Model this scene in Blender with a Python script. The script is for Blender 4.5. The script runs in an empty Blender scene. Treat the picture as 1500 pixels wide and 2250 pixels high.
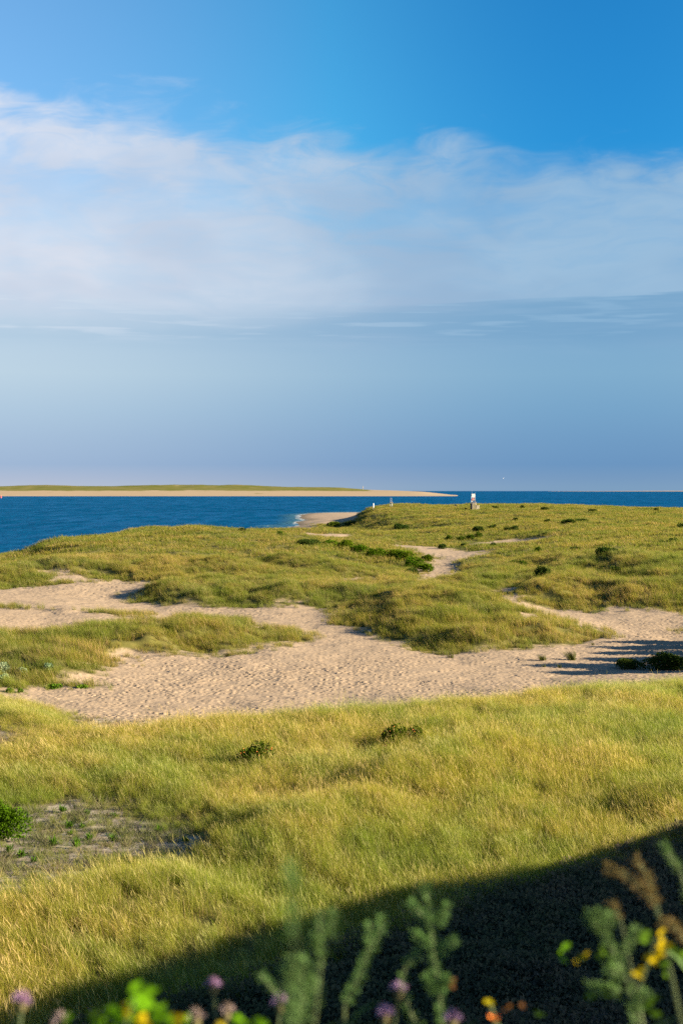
import bpy, math, random
import numpy as np
from mathutils import Vector, Matrix, Euler

random.seed(7)
rng = np.random.default_rng(11)
scene = bpy.context.scene
COL = scene.collection

# ------------------------------------------------------------------ camera
CAM_Z = 12.0          # eye height above the sea
FPX = 3125.0          # focal length in photo pixels (50 mm lens, 1500x2250 picture)
EYE = 1070.0          # picture row of the eye level
cam_data = bpy.data.cameras.new('camera')
cam = bpy.data.objects.new('camera', cam_data)
COL.objects.link(cam)
cam.location = (0, 0, CAM_Z)
cam.rotation_euler = (math.radians(90), 0, 0)
cam_data.sensor_fit = 'VERTICAL'
cam_data.sensor_height = 36.0
cam_data.sensor_width = 24.0
cam_data.lens = 50.0
cam_data.shift_y = -(1125.0 - EYE) / 2250.0
cam_data.clip_start = 0.1
cam_data.clip_end = 30000
cam_data.dof.use_dof = True
cam_data.dof.focus_distance = 38.0
cam_data.dof.aperture_fstop = 3.2
scene.camera = cam

# ------------------------------------------------------------------ sun, sky, exposure
SUN_EL = math.radians(18.3)
SHADOW = Vector((-1.0, 0.2, 0)).normalized()          # where shadows point on the ground
sun_pos = (-SHADOW) * math.cos(SUN_EL) + Vector((0, 0, math.sin(SUN_EL)))
sun_data = bpy.data.lights.new('sun', 'SUN')
sun_data.energy = 5.0
sun_data.angle = math.radians(0.5)
sun_data.color = (1.0, 0.82, 0.55)
sun = bpy.data.objects.new('sun', sun_data)
COL.objects.link(sun)
sun.rotation_euler = sun_pos.to_track_quat('Z', 'Y').to_euler()

vs = scene.view_settings
vs.view_transform = 'Standard'
vs.look = 'None'
vs.exposure = 2.5
vs.gamma = 1.0
vs.use_curve_mapping = False
scene.render.engine = 'CYCLES'
scene.cycles.max_bounces = 4
scene.cycles.diffuse_bounces = 1
scene.cycles.glossy_bounces = 2
scene.cycles.transmission_bounces = 2
scene.cycles.transparent_max_bounces = 4
scene.cycles.volume_bounces = 0
scene.cycles.use_denoising = False
scene.cycles.denoiser = 'OPENIMAGEDENOISE'


class NT:
    """small helper for writing node trees as expressions"""
    def __init__(self, tree):
        self.t = tree

    def n(self, typ, **props):
        nd = self.t.nodes.new(typ)
        for k, v in props.items():
            setattr(nd, k, v)
        return nd

    def _set(self, sock, v):
        if hasattr(v, 'is_output'):
            self.t.links.new(v, sock)
        elif v is not None:
            try:
                sock.default_value = v
            except Exception:
                sock.default_value = (*v, 1.0)

    def math(self, op, a, b=None, c=None, clamp=False):
        nd = self.n('ShaderNodeMath', operation=op, use_clamp=clamp)
        for i, v in enumerate((a, b, c)):
            if v is not None:
                self._set(nd.inputs[i], v)
        return nd.outputs[0]

    def add(self, a, b): return self.math('ADD', a, b)
    def sub(self, a, b): return self.math('SUBTRACT', a, b)
    def mul(self, a, b): return self.math('MULTIPLY', a, b)

    def smooth(self, v, lo, hi, a=0.0, b=1.0):
        nd = self.n('ShaderNodeMapRange', interpolation_type='SMOOTHSTEP')
        for i, x in enumerate((v, lo, hi, a, b)):
            self._set(nd.inputs[i], x)
        return nd.outputs[0]

    def vmul(self, v, s):
        nd = self.n('ShaderNodeVectorMath', operation='MULTIPLY')
        self._set(nd.inputs[0], v)
        self._set(nd.inputs[1], s)
        return nd.outputs[0]

    def noise(self, vec, scale=1.0, detail=3.0, rough=0.5, dist=0.0, color=False):
        nd = self.n('ShaderNodeTexNoise')
        if vec is not None:
            self._set(nd.inputs['Vector'], vec)
        self._set(nd.inputs['Scale'], scale)
        self._set(nd.inputs['Detail'], detail)
        self._set(nd.inputs['Roughness'], rough)
        self._set(nd.inputs['Distortion'], dist)
        return nd.outputs['Color' if color else 'Fac']

    def mix(self, f, a, b, blend='MIX'):
        nd = self.n('ShaderNodeMix', data_type='RGBA', blend_type=blend)
        self._set(nd.inputs[0], f)
        self._set(nd.inputs[6], a if hasattr(a, 'is_output') else (*a, 1.0))
        self._set(nd.inputs[7], b if hasattr(b, 'is_output') else (*b, 1.0))
        return nd.outputs[2]

    def ramp(self, f, stops, interp='LINEAR'):
        nd = self.n('ShaderNodeValToRGB')
        cr = nd.color_ramp
        cr.interpolation = interp
        while len(cr.elements) < len(stops):
            cr.elements.new(0.5)
        for e, (p, c) in zip(cr.elements, stops):
            e.position = p
            e.color = (*c, 1.0)
        self._set(nd.inputs[0], f)
        return nd.outputs[0]

    def sep(self, v):
        nd = self.n('ShaderNodeSeparateXYZ')
        self._set(nd.inputs[0], v)
        return nd.outputs


def lin(r, g, b):
    f = lambda c: (c / 255 / 12.92) if c / 255 <= 0.04045 else ((c / 255 + 0.055) / 1.055) ** 2.4
    return (f(r), f(g), f(b))


SKY_STRENGTH = 0.05
def skyc(r, g, b):
    """the sky radiance that shows as this display colour"""
    k = 1.0 / (SKY_STRENGTH * 2 ** vs.exposure)
    return tuple(c * k for c in lin(r, g, b))


world = bpy.data.worlds.new('World')
scene.world = world
world.use_nodes = True
world.node_tree.nodes.clear()
W = NT(world.node_tree)
w_out = W.n('ShaderNodeOutputWorld')
w_bg = W.n('ShaderNodeBackground')
w_bg.inputs['Strength'].default_value = SKY_STRENGTH
W.t.links.new(w_bg.outputs[0], w_out.inputs['Surface'])
sky_tex = W.n('ShaderNodeTexSky', sky_type='NISHITA')
sky_tex.sun_disc = False
sky_tex.sun_elevation = SUN_EL
sky_tex.sun_rotation = math.atan2(sun_pos.x, sun_pos.y)
sky_tex.air_density = 1.0
sky_tex.dust_density = 0.6
sky_tex.ozone_density = 2.0
w_dir = W.n('ShaderNodeTexCoord').outputs['Generated']
sx, sy, sz = W.sep(w_dir)
el = W.mul(W.math('ARCSINE', sz), 180 / math.pi)            # elevation in degrees
# clear sky: the Nishita sky, deepened a little
clear = W.mix(1.0, sky_tex.outputs[0], (0.20, 0.70, 0.86), 'MULTIPLY')
# the sky is deepest at a right angle to the sun and pales towards and away from it
sdot = W.n('ShaderNodeVectorMath', operation='DOT_PRODUCT')
W._set(sdot.inputs[0], w_dir); sdot.inputs[1].default_value = (-SHADOW.x, -SHADOW.y, 0.0)
pale = W.smooth(W.math('SQRT', W.add(W.mul(sdot.outputs['Value'], sdot.outputs['Value']), 0.006)), 0.02, 0.47)
clear = W.mix(1.0, clear, W.ramp(pale, [(0.0, (0.20, 0.52, 0.72)), (0.38, (0.80, 0.83, 0.88)), (1.0, (2.35, 0.97, 0.94))]), 'MULTIPLY')
low_tint = W.mix(pale, (0.52, 0.74, 0.86), (1.32, 1.20, 1.10))
# low band of haze over the sea
hz_t = W.math('DIVIDE', el, 10.0, clamp=True)
haze_col = W.ramp(hz_t, [
    (0.00, skyc(164, 180, 204)), (0.035, skyc(156, 175, 204)), (0.09, skyc(142, 170, 205)), (0.19, skyc(148, 177, 209)),
    (0.30, skyc(156, 186, 214)), (0.45, skyc(168, 196, 219)), (0.62, skyc(166, 194, 220)), (0.80, skyc(176, 200, 226)),
    (1.0, skyc(174, 202, 230))])
hz_n = W.noise(W.vmul(w_dir, (3, 3, 26)), 1.0, 4, 0.55)
hz_f = W.smooth(W.add(el, W.mul(W.sub(hz_n, 0.5), 3.0)), 6.5, 13.5, 1.0, 0.0)
col = W.mix(hz_f, clear, W.mix(1.0, haze_col, low_tint, 'MULTIPLY'))
# broad white cloud bank
warp = W.noise(W.vmul(w_dir, (5, 5, 9)), 1.0, 3, 0.5, color=True)
wv = W.n('ShaderNodeVectorMath', operation='MULTIPLY_ADD')
W._set(wv.inputs[0], warp); wv.inputs[1].default_value = (0.10, 0.10, 0.05); W._set(wv.inputs[2], w_dir)
cdir = wv.outputs[0]
n_big = W.noise(W.vmul(cdir, (7, 7, 16)), 1.0, 3, 0.5)
n_mid = W.noise(W.vmul(cdir, (10, 10, 34)), 1.0, 6, 0.56, 0.4)
n_wisp = W.noise(W.vmul(cdir, (22, 22, 90)), 1.0, 6, 0.6, 0.8)
e_top = W.add(W.sub(14.3, W.mul(sx, 5.0)), W.add(W.mul(W.sub(n_big, 0.5), 5.0), W.mul(W.sub(n_mid, 0.5), 3.0)))
rel = W.sub(e_top, el)
c_top = W.smooth(W.add(rel, W.mul(W.sub(n_wisp, 0.5), 2.4)), -0.4, 2.1)
c_bot = W.smooth(W.add(el, W.mul(W.sub(n_mid, 0.5), 2.0)), W.smooth(sx, -0.1, 0.1, 5.6, 5.0), W.smooth(sx, -0.1, 0.1, 8.4, 7.0))
c_body = W.mul(W.smooth(n_mid, 0.34, 0.58, 0.60, 1.0), W.smooth(n_wisp, 0.3, 0.6, 0.80, 1.0))
c_f = W.mul(W.mul(c_top, c_bot), W.mul(c_body, 0.88))
c_col = W.mix(W.smooth(n_big, 0.35, 0.65), skyc(184, 199, 222), skyc(206, 216, 233))
col = W.mix(c_f, col, W.mix(1.0, c_col, low_tint, 'MULTIPLY'))
# grey-blue streaks under the bank
n_str = W.noise(W.vmul(w_dir, (4, 4, 75)), 1.0, 5, 0.6)
s_el = W.mul(W.smooth(el, 5.2, 6.1), W.smooth(W.add(W.sub(el, W.mul(sx, 2.1)), W.mul(W.sub(n_str, 0.5), 0.9)), W.sub(7.06, W.smooth(sx, -0.12, 0.10, 0.9, 0.0)), W.add(7.16, W.smooth(sx, -0.12, 0.10, 0.5, 0.0)), 1.0, 0.0))
s_f = W.mul(s_el, W.smooth(n_str, 0.36, 0.52, 0.55, 0.98))
col = W.mix(W.mul(s_f, W.smooth(sx, -0.2, 0.15, 0.55, 0.85)), col, W.mix(1.0, low_tint, skyc(154, 186, 215), 'MULTIPLY'))
n_fine = W.noise(W.vmul(w_dir, (16, 16, 240)), 1.0, 3, 0.5)
t_f = W.mul(W.mul(W.smooth(el, 5.6, 6.3), W.smooth(el, 7.3, 7.8, 1.0, 0.0)), W.smooth(n_fine, 0.52, 0.68))
col = W.mix(W.mul(t_f, 0.65), col, W.mix(1.0, low_tint, skyc(186, 206, 228), 'MULTIPLY'))
W.t.links.new(col, w_bg.inputs['Color'])

# ------------------------------------------------------------------ small helpers
def tag(o, label=None, cat=None, group=None, kind=None):
    if label: o['label'] = label
    if cat: o['category'] = cat
    if group: o['group'] = group
    if kind: o['kind'] = kind
    return o


def empty(name, loc=(0, 0, 0), rz=0.0):
    o = bpy.data.objects.new(name, None)
    o.empty_display_size = 0.2
    o.location = loc
    o.rotation_euler = (0, 0, rz)
    COL.objects.link(o)
    return o


def mesh_np(name, co, faces, smooth=False):
    """mesh from numpy arrays; faces is an (n, 3 or 4) index array"""
    me = bpy.data.meshes.new(name)
    co = np.asarray(co, dtype=np.float32)
    faces = np.asarray(faces, dtype=np.int32)
    me.vertices.add(len(co))
    me.vertices.foreach_set('co', co.ravel())
    if len(faces):
        n, k = faces.shape
        me.loops.add(n * k)
        me.loops.foreach_set('vertex_index', faces.ravel())
        me.polygons.add(n)
        me.polygons.foreach_set('loop_start', np.arange(0, n * k, k, dtype=np.int32))
        me.polygons.foreach_set('loop_total', np.full(n, k, dtype=np.int32))
        me.polygons.foreach_set('use_smooth', np.full(n, smooth, dtype=bool))
    me.update(calc_edges=True)
    return me


def attr(me, name, typ, data, domain='POINT'):
    a = me.attributes.new(name, typ, domain)
    key = {'FLOAT': 'value', 'INT': 'value', 'FLOAT_VECTOR': 'vector', 'FLOAT_COLOR': 'color'}[typ]
    a.data.foreach_set(key, np.ascontiguousarray(data).ravel())


def obj(name, me, mat=None, parent=None, loc=None):
    o = bpy.data.objects.new(name, me)
    COL.objects.link(o)
    if mat is not None and not me.materials:
        me.materials.append(mat)
    if parent is not None: o.parent = parent
    if loc is not None: o.location = loc
    return o


class MB:
    """collects boxes, bars, tubes and leaves into one mesh"""
    def __init__(self): self.v, self.f = [], []

    def quad_strip(self, rings, close_ends=True):
        b = len(self.v); k = len(rings[0])
        for r in rings: self.v += [tuple(p) for p in r]
        for i in range(len(rings) - 1):
            for j in range(k):
                a, c = b + i * k + j, b + i * k + (j + 1) % k
                self.f.append((a, c, c + k, a + k))
        if close_ends:
            self.f.append(tuple(b + j for j in range(k))[::-1])
            e = b + (len(rings) - 1) * k
            self.f.append(tuple(e + j for j in range(k)))

    def tube(self, pts, radii, k=6):
        pts = [Vector(p) for p in pts]
        rings = []
        for i, p in enumerate(pts):
            t = (pts[min(i + 1, len(pts) - 1)] - pts[max(i - 1, 0)]).normalized()
            u = t.cross(Vector((0, 1, 0)) if abs(t.y) < 0.9 else Vector((1, 0, 0))).normalized()
            w = t.cross(u)
            r = radii[i] if hasattr(radii, '__len__') else radii
            rings.append([p + (u * math.cos(a) + w * math.sin(a)) * r for a in [2 * math.pi * j / k for j in range(k)]])
        self.quad_strip(rings)

    def box(self, c, s, rot=None):
        c = Vector(c)
        R = rot if rot is not None else Matrix.Identity(3)
        b = len(self.v)
        for z in (-1, 1):
            for x, y in ((-1, -1), (1, -1), (1, 1), (-1, 1)):
                self.v.append(tuple(c + R @ Vector((x * s[0] / 2, y * s[1] / 2, z * s[2] / 2))))
        for q in ((0, 3, 2, 1), (4, 5, 6, 7), (0, 1, 5, 4), (1, 2, 6, 5), (2, 3, 7, 6), (3, 0, 4, 7)):
            self.f.append(tuple(b + i for i in q))

    def bar(self, a, b, w, h):
        a, b = Vector(a), Vector(b)
        d = b - a
        q = d.to_track_quat('X', 'Z').to_matrix()
        self.box((a + b) / 2, (d.length, w, h), q)

    def leaf(self, base, direc, length, width, up=Vector((0, 0, 1)), droop=0.0):
        base = Vector(base); d = Vector(direc).normalized()
        s = d.cross(Vector(up))
        s = s.normalized() if s.length > 1e-4 else Vector((1, 0, 0))
        n = s.cross(d)
        b = len(self.v)
        m = base + d * length * 0.45 + n * length * 0.06
        tip = base + d * length - n * length * droop
        self.v += [tuple(base), tuple(m + s * width / 2), tuple(tip), tuple(m - s * width / 2), tuple(m - n * width * 0.18)]
        self.f += [(b, b + 1, b + 4), (b + 1, b + 2, b + 4), (b + 2, b + 3, b + 4), (b + 3, b, b + 4)]

    def ball(self, c, r, k=8, m=5, sq=(1, 1, 1)):
        c = Vector(c)
        rings = []
        for i in range(1, m):
            t = math.pi * i / m
            rings.append([c + Vector((math.sin(t) * math.cos(a) * r * sq[0], math.sin(t) * math.sin(a) * r * sq[1], -math.cos(t) * r * sq[2]))
                          for a in [2 * math.pi * j / k for j in range(k)]])
        self.quad_strip(rings)

    def mesh(self, name, smooth=False):
        me = bpy.data.meshes.new(name)
        me.from_pydata(self.v, [], self.f)
        if smooth:
            me.polygons.foreach_set('use_smooth', np.ones(len(me.polygons), dtype=bool))
        me.update()
        return me

    def build(self, name, mat, parent=None, loc=None, smooth=False):
        return obj(name, self.mesh(name, smooth), mat, parent, loc)


def hash2(ix, iy, seed):
    h = (ix.astype(np.int64) * 374761393 + iy.astype(np.int64) * 668265263 + seed * 1442695041) & 0xFFFFFFFF
    h = ((h ^ (h >> 13)) * 1274126177) & 0xFFFFFFFF
    h = (h ^ (h >> 16)) & 0xFFFFFFFF
    return h / 4294967296.0


def noise2(x, y, seed=0):
    """value noise in -1..1"""
    ix, iy = np.floor(x), np.floor(y)
    fx, fy = x - ix, y - iy
    fx = fx * fx * fx * (fx * (fx * 6 - 15) + 10)
    fy = fy * fy * fy * (fy * (fy * 6 - 15) + 10)
    a, b = hash2(ix, iy, seed), hash2(ix + 1, iy, seed)
    c, d = hash2(ix, iy + 1, seed), hash2(ix + 1, iy + 1, seed)
    return (a + (b - a) * fx + (c - a) * fy + (a - b - c + d) * fx * fy) * 2 - 1


def fbm(x, y, seed=0, octv=4, gain=0.5):
    s, a, t = 0.0, 1.0, 0.0
    for i in range(octv):
        s = s + a * noise2(x * 2 ** i + 17.3 * i, y * 2 ** i - 9.1 * i, seed + i)
        t += a
        a *= gain
    return s / t


def sstep(x, lo, hi):
    t = np.clip((x - lo) / (hi - lo), 0, 1)
    return t * t * (3 - 2 * t)


# ------------------------------------------------------------------ terrain heights
# survey points of the dunes: (bearing, in photo pixels at unit distance), distance in metres, height in metres
def zof(py, d): return CAM_Z - (py - EYE) * d / FPX
SURVEY = []
def P(px, d, z): SURVEY.append((px, d, z))
def R(px, py, z): SURVEY.append((px, (CAM_Z - z) * FPX / (py - EYE), z))      # seen at row py, height z
for px in (-900, -200, 400, 900, 1500, 2400):
    P(px, 16, 3.2); P(px, 22, 3.2)
for px, z in ((-900, 3.0), (0, 3.0), (500, 3.1), (1000, 3.2), (1500, 3.3), (2400, 3.6)):
    P(px, 30, z)
for px, z in ((-900, 2.9), (0, 2.65), (300, 2.7), (700, 2.9), (1100, 3.1), (1500, 3.2), (2400, 3.5)):
    P(px, 39, z)
for px, z in ((-900, 2.8), (0, 2.7), (500, 2.75), (1000, 2.9), (1500, 3.1), (2400, 3.4)):
    P(px, 48, z)
R(-900, 1570, 2.8); R(0, 1578, 2.7); R(300, 1605, 2.5); R(500, 1594, 2.5); R(700, 1572, 2.6); R(1000, 1545, 2.7); R(1300, 1512, 2.8); R(1500, 1496, 2.8); R(2400, 1470, 3.2)
P(-900, 66, 2.2); P(0, 65, 1.9); P(300, 64, 1.8); P(500, 65, 1.75); P(750, 68, 1.75); P(1000, 71, 1.75); P(1200, 74, 1.8); P(1500, 78, 1.9); P(1760, 82, 2.6); P(2400, 82, 3.6)
P(300, 74, 1.8); P(600, 78, 1.8); P(900, 80, 1.8); P(1200, 82, 1.8); P(500, 81, 1.82); P(1500, 88, 1.95)
R(100, 1508, 1.87); R(100, 1450, 2.4); R(100, 1402, 2.75); R(0, 1402, 2.8); R(-300, 1400, 2.8); R(-900, 1400, 3.0); R(200, 1400, 2.6); R(250, 1440, 2.0)
R(100, 1375, 2.2); R(100, 1350, 2.25); R(250, 1352, 2.1); R(0, 1330, 2.5); R(150, 1340, 2.4); R(330, 1350, 2.0)
R(150, 1305, 2.3); R(150, 1288, 2.5); R(0, 1300, 2.4); R(290, 1310, 2.1); R(-900, 1320, 2.4)
R(50, 1278, 2.6); R(50, 1262, 3.1); R(-200, 1265, 2.8); R(250, 1275, 2.6); R(250, 1252, 3.3); R(400, 1272, 2.6); R(400, 1248, 3.4)
R(330, 1160, 4.9); R(430, 1162, 4.8); R(540, 1168, 4.5); R(640, 1163, 4.1); R(200, 1184, 4.2); R(100, 1207, 3.1); R(0, 1232, 1.8); R(-100, 1240, 0.8); R(250, 1210, 4.0); R(420, 1205, 4.1)
P(-300, 210, -0.8); P(-900, 130, 1.4); P(-900, 165, -0.4); P(-900, 300, -2); P(0, 236, 0.2); P(0, 262, -0.8); P(100, 275, -0.8); P(200, 300, -1); P(330, 315, -1.2); P(480, 315, -1.2); P(600, 325, -0.8); P(300, 440, -2); P(550, 440, -2); P(0, 440, -2)
P(560, 560, -1.5); P(630, 440, -0.6); P(628, 560, -0.6)
R(700, 1168, 3.0); R(700, 1151, 1.2); P(720, 480, 0.9); P(720, 580, 0.8); P(700, 640, 0.25); P(780, 650, 0.3); P(665, 552, 0.15); P(670, 470, 0.3); P(600, 660, -1.5); P(720, 740, -1.2); P(860, 740, -1.5)
R(775, 1152, 0.9); P(780, 500, 0.9); P(790, 560, 0.8); R(760, 1172, 3.0); R(830, 1166, 2.3); R(830, 1158, 2.4); R(900, 1170, 2.7); R(930, 1162, 3.2)
R(812, 1136, 4.4); R(850, 1141, 4.4); R(930, 1147, 4.4); R(1000, 1160, 4.2); P(805, 420, 4.6); P(822, 420, 5.3); P(800, 480, 1.0); P(838, 480, 5.3); R(870, 1110, 5.8); R(950, 1111, 5.9); P(850, 560, 0); P(950, 580, 0)
P(1040, 360, 6.24); P(1040, 450, 6.2); P(1040, 580, 0); R(1040, 1150, 4.5); R(1040, 1167, 4.1); R(1050, 1186, 3.1); R(1000, 1215, 2.6); R(980, 1262, 2.3); R(1150, 1187, 3.2); R(1200, 1176, 4.0)
P(930, 340, 5.1); P(870, 400, 5.4); P(850, 440, 5.4); P(900, 440, 5.6); P(950, 400, 5.8)
for d in (330, 360, 400, 440): P(560, d, -1.0); P(620, d, -0.6)
P(690, 330, 1.7); P(690, 360, 1.4); P(700, 395, 1.2); P(690, 440, 0.8); P(740, 335, 1.8); P(740, 370, 1.4); P(745, 400, 1.1); P(740, 440, 0.95)
P(785, 335, 2.0); P(783, 365, 1.5); P(783, 400, 1.1); P(783, 440, 1.0); P(802, 375, 4.3); P(804, 400, 4.5); P(806, 445, 4.5)
for px in (690, 740, 790, 830): P(px, 300, 2.4)
P(640, 300, 0.6)
R(1300, 1114, 6.2); R(1300, 1150, 5.0); R(1300, 1190, 4.2); R(1300, 1222, 4.3); R(1300, 1252, 3.9); R(1300, 1275, 3.6); R(1300, 1340, 2.1); P(1300, 560, 0)
R(1160, 1111, 6.2); R(1200, 1215, 3.9); R(1150, 1245, 3.3); R(1100, 1265, 3.0)
R(1500, 1120, 6.0); R(1500, 1150, 5.0); R(1500, 1200, 4.5); R(1500, 1238, 4.5); R(1500, 1265, 4.2); R(1500, 1338, 2.3); P(1500, 540, 0); P(2400, 540, 0); R(2400, 1125, 5.8); R(2400, 1200, 4.6); R(2400, 1340, 2.8); R(2400, 1400, 3.2)
for px in (-900, 600, 1500, 2400): P(px, 800, -2)
R(1400, 1380, 2.0); R(1120, 1302, 2.7); R(1200, 1336, 2.2); R(1150, 1285, 3.0); R(1180, 1290, 3.4)
R(1000, 1432, 1.85); R(1250, 1405, 2.0); R(1340, 1390, 2.1); R(850, 1395, 1.9); R(740, 1365, 2.0)
R(1000, 1354, 2.8); R(1000, 1316, 3.05); R(1000, 1298, 2.95); R(900, 1306, 2.8); R(900, 1344, 2.55); R(1150, 1350, 2.7); R(1090, 1322, 2.9); R(800, 1334, 2.35); R(1250, 1380, 2.4)
R(1000, 1280, 2.65); R(900, 1286, 2.5); R(790, 1280, 2.6)
R(350, 1326, 2.0); R(500, 1337, 1.95); R(700, 1337, 2.0); R(350, 1297, 2.8); R(500, 1288, 3.1); R(650, 1286, 3.2); R(760, 1300, 2.9); R(500, 1272, 2.6); R(600, 1276, 2.7)
R(600, 1230, 3.2); R(600, 1200, 3.8); R(750, 1250, 2.9); R(800, 1215, 3.3); R(700, 1187, 3.6); R(900, 1240, 2.8)
R(550, 1352, 1.9); R(700, 1380, 1.9); R(780, 1400, 1.88)
R(450, 1437, 1.85); R(650, 1411, 1.85); R(450, 1388, 2.5); R(320, 1388, 2.5); R(600, 1400, 2.1); R(450, 1374, 1.95)

SV = np.array(SURVEY)
SX, SL = SV[:, 0] / 200.0, np.log(SV[:, 1]) * 8
_c2 = 0.015
_r = np.sqrt((SX[:, None] - SX) ** 2 + (SL[:, None] - SL) ** 2 + _c2)
_A = np.block([[_r + 1e-3 * np.eye(len(SV)), np.ones((len(SV), 1))], [np.ones((1, len(SV))), np.zeros((1, 1))]])
_w = np.linalg.solve(_A, np.append(SV[:, 2], 0))
GX = np.linspace(-900, 2400, 441)
GL = np.linspace(math.log(16), math.log(800), 520)
_gx, _gl = np.meshgrid(GX, GL)
_z = np.full(_gx.shape, _w[-1])
for i in range(len(SV)):
    _z += _w[i] * np.sqrt((_gx / 200 - SX[i]) ** 2 + (_gl * 8 - SL[i]) ** 2 + _c2)
for _ in range(2):
    _z[1:-1] = 0.25 * _z[:-2] + 0.5 * _z[1:-1] + 0.25 * _z[2:]
    _z[:, 1:-1] = 0.25 * _z[:, :-2] + 0.5 * _z[:, 1:-1] + 0.25 * _z[:, 2:]
BASE = np.clip(_z, -2.5, 7.2)


def lookup(tab, px, lnd):
    u = np.clip((px - GX[0]) / (GX[1] - GX[0]), 0, len(GX) - 1.001)
    v = np.clip((lnd - GL[0]) / (GL[1] - GL[0]), 0, len(GL) - 1.001)
    iu, iv = u.astype(int), v.astype(int)
    fu, fv = u - iu, v - iv
    return (tab[iv, iu] * (1 - fu) * (1 - fv) + tab[iv, iu + 1] * fu * (1 - fv) + tab[iv + 1, iu] * (1 - fu) * fv + tab[iv + 1, iu + 1] * fu * fv)


def polar(x, y):
    d = np.maximum(y, 16.0)
    return EYE * 0 + 750 + x / d * FPX, np.log(d)


BN = np.array((-0.713, 0.701))      # the bluff faces front-left
def bluff_s(x, y): return x * BN[0] + y * BN[1] - 0.6
def bluff_z(s): return 10.15 - 0.85 * np.maximum(s - 1.0, 0) - 0.02 * np.maximum(1.0 - s, 0) ** 0.5 + 0.45 * np.exp(-((s - 0.4) / 0.9) ** 2)


def base_z(x, y):
    """smooth ground height in the world"""
    px, l = polar(x, y)
    zf = lookup(BASE, px, l)
    zb = bluff_z(bluff_s(x, y))
    k = 0.8
    h = np.clip(0.5 + 0.5 * (zb - zf) / k, 0, 1)
    return zf * (1 - h) + zb * h + k * h * (1 - h)


def ground0(px, py):
    """the first ground point seen at a photo position"""
    l = np.linspace(math.log(17), math.log(790), 1800)
    d = np.exp(l)
    x = (px - 750) / FPX * d
    zr = CAM_Z - (py - EYE) / FPX * d
    g = base_z(x, d)
    i = np.argmax(g >= zr)
    if g[i] < zr[i]: i = len(d) - 1
    return float(x[i]), float(d[i]), float(g[i])


# ------------------------------------------------------------------ where grass grows and where the sand is bare
def sdf(poly, gx, gl):
    """signed distance (positive inside) to a polygon in angle / log-distance space"""
    P_ = np.array(poly)
    best = np.full(gx.shape, 1e9)
    inside = np.zeros(gx.shape, bool)
    n = len(P_)
    for i in range(n):
        x0, y0 = P_[i]; x1, y1 = P_[(i + 1) % n]
        ex, ey = x1 - x0, y1 - y0
        t = np.clip(((gx - x0) * ex + (gl - y0) * ey) / (ex * ex + ey * ey + 1e-12), 0, 1)
        best = np.minimum(best, (gx - x0 - t * ex) ** 2 + (gl - y0 - t * ey) ** 2)
        cond = ((y0 > gl) != (y1 > gl)) & (gx < (x1 - x0) * (gl - y0) / (y1 - y0 + 1e-12) + x0)
        inside ^= cond
    return np.where(inside, 1, -1) * np.sqrt(best)


def ground_poly(pts):
    out = []
    for px, py in pts:
        x, y, z = ground0(px, py)
        out.append((x / y, math.log(y)))
    return out


MX = np.linspace(-900, 2400, 700)
ML = np.linspace(math.log(16), math.log(800), 700)
_mx, _ml = np.meshgrid((MX - 750) / FPX, ML)
_md = np.exp(_ml)
SAND_POLYS = [
    [(-400, 1520), (0, 1545), (150, 1575), (300, 1606), (450, 1596), (700, 1578), (1000, 1550), (1300, 1518), (1500, 1502), (1900, 1480), (1900, 1400), (1500, 1342),
     (1400, 1337), (1300, 1342), (1220, 1337), (1150, 1322), (1122, 1302), (1150, 1284), (1120, 1284), (1098, 1298), (1108, 1330), (1200, 1355), (1250, 1374), (1335, 1390),
     (1300, 1404), (1200, 1416), (1000, 1432), (900, 1426), (870, 1408), (800, 1395), (840, 1386), (740, 1368), (735, 1345), (700, 1339), (500, 1339), (350, 1330), (300, 1320),
     (285, 1308), (330, 1296), (350, 1282), (250, 1277), (120, 1282), (0, 1292), (-400, 1300)],
    [(860, 1195), (960, 1202), (1070, 1212), (1060, 1225), (1010, 1233), (1000, 1250), (1015, 1272), (930, 1279), (890, 1279), (945, 1242), (955, 1225), (900, 1210)],
    [(1020, 1197), (1130, 1186), (1180, 1182), (1235, 1187), (1150, 1193), (1060, 1201)],
    [(655, 1168), (700, 1172), (775, 1174), (740, 1179), (680, 1176)],
    [(560, 1130), (690, 1122), (795, 1122), (788, 1140), (776, 1153), (690, 1153)],
    [(735, 1271), (830, 1271), (850, 1280), (760, 1283)],
    [(120, 1255), (180, 1262), (250, 1275), (300, 1280), (100, 1284)],
]
GRASS_POLYS = [
    [(-400, 1395), (0, 1385), (200, 1380), (330, 1372), (450, 1372), (600, 1383), (700, 1404), (600, 1412), (500, 1432), (380, 1438), (290, 1436), (220, 1440), (255, 1462), (150, 1488), (180, 1508), (0, 1512), (-400, 1515)],
]
STRIP_POLYS = [   # thin grass
    [(-400, 1322), (0, 1326), (150, 1338), (350, 1346), (330, 1362), (200, 1350), (0, 1339), (-400, 1336)],
    [(140, 1372), (300, 1362), (420, 1366), (320, 1380)],
    [(950, 1426), (1050, 1418), (1260, 1402), (1250, 1420), (1050, 1440)],
    [(1455, 1382), (1600, 1378), (1600, 1392), (1480, 1394)],
    [(400, 1437), (640, 1410), (640, 1425), (480, 1448), (300, 1446)],
]
BARE_POLYS = [   # poor ground with dry scrub
    [(-300, 1775), (60, 1770), (200, 1762), (330, 1790), (450, 1835), (470, 1868), (350, 1892), (150, 1930), (0, 1955), (-300, 1955)],
    [(-200, 1600), (20, 1603), (35, 1632), (0, 1650), (-200, 1650)],
    [(150, 1575), (240, 1583), (330, 1600), (250, 1612), (170, 1600)],
]
SAND_S = np.max([sdf(ground_poly(p), _mx, _ml) for p in SAND_POLYS], axis=0)
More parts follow.
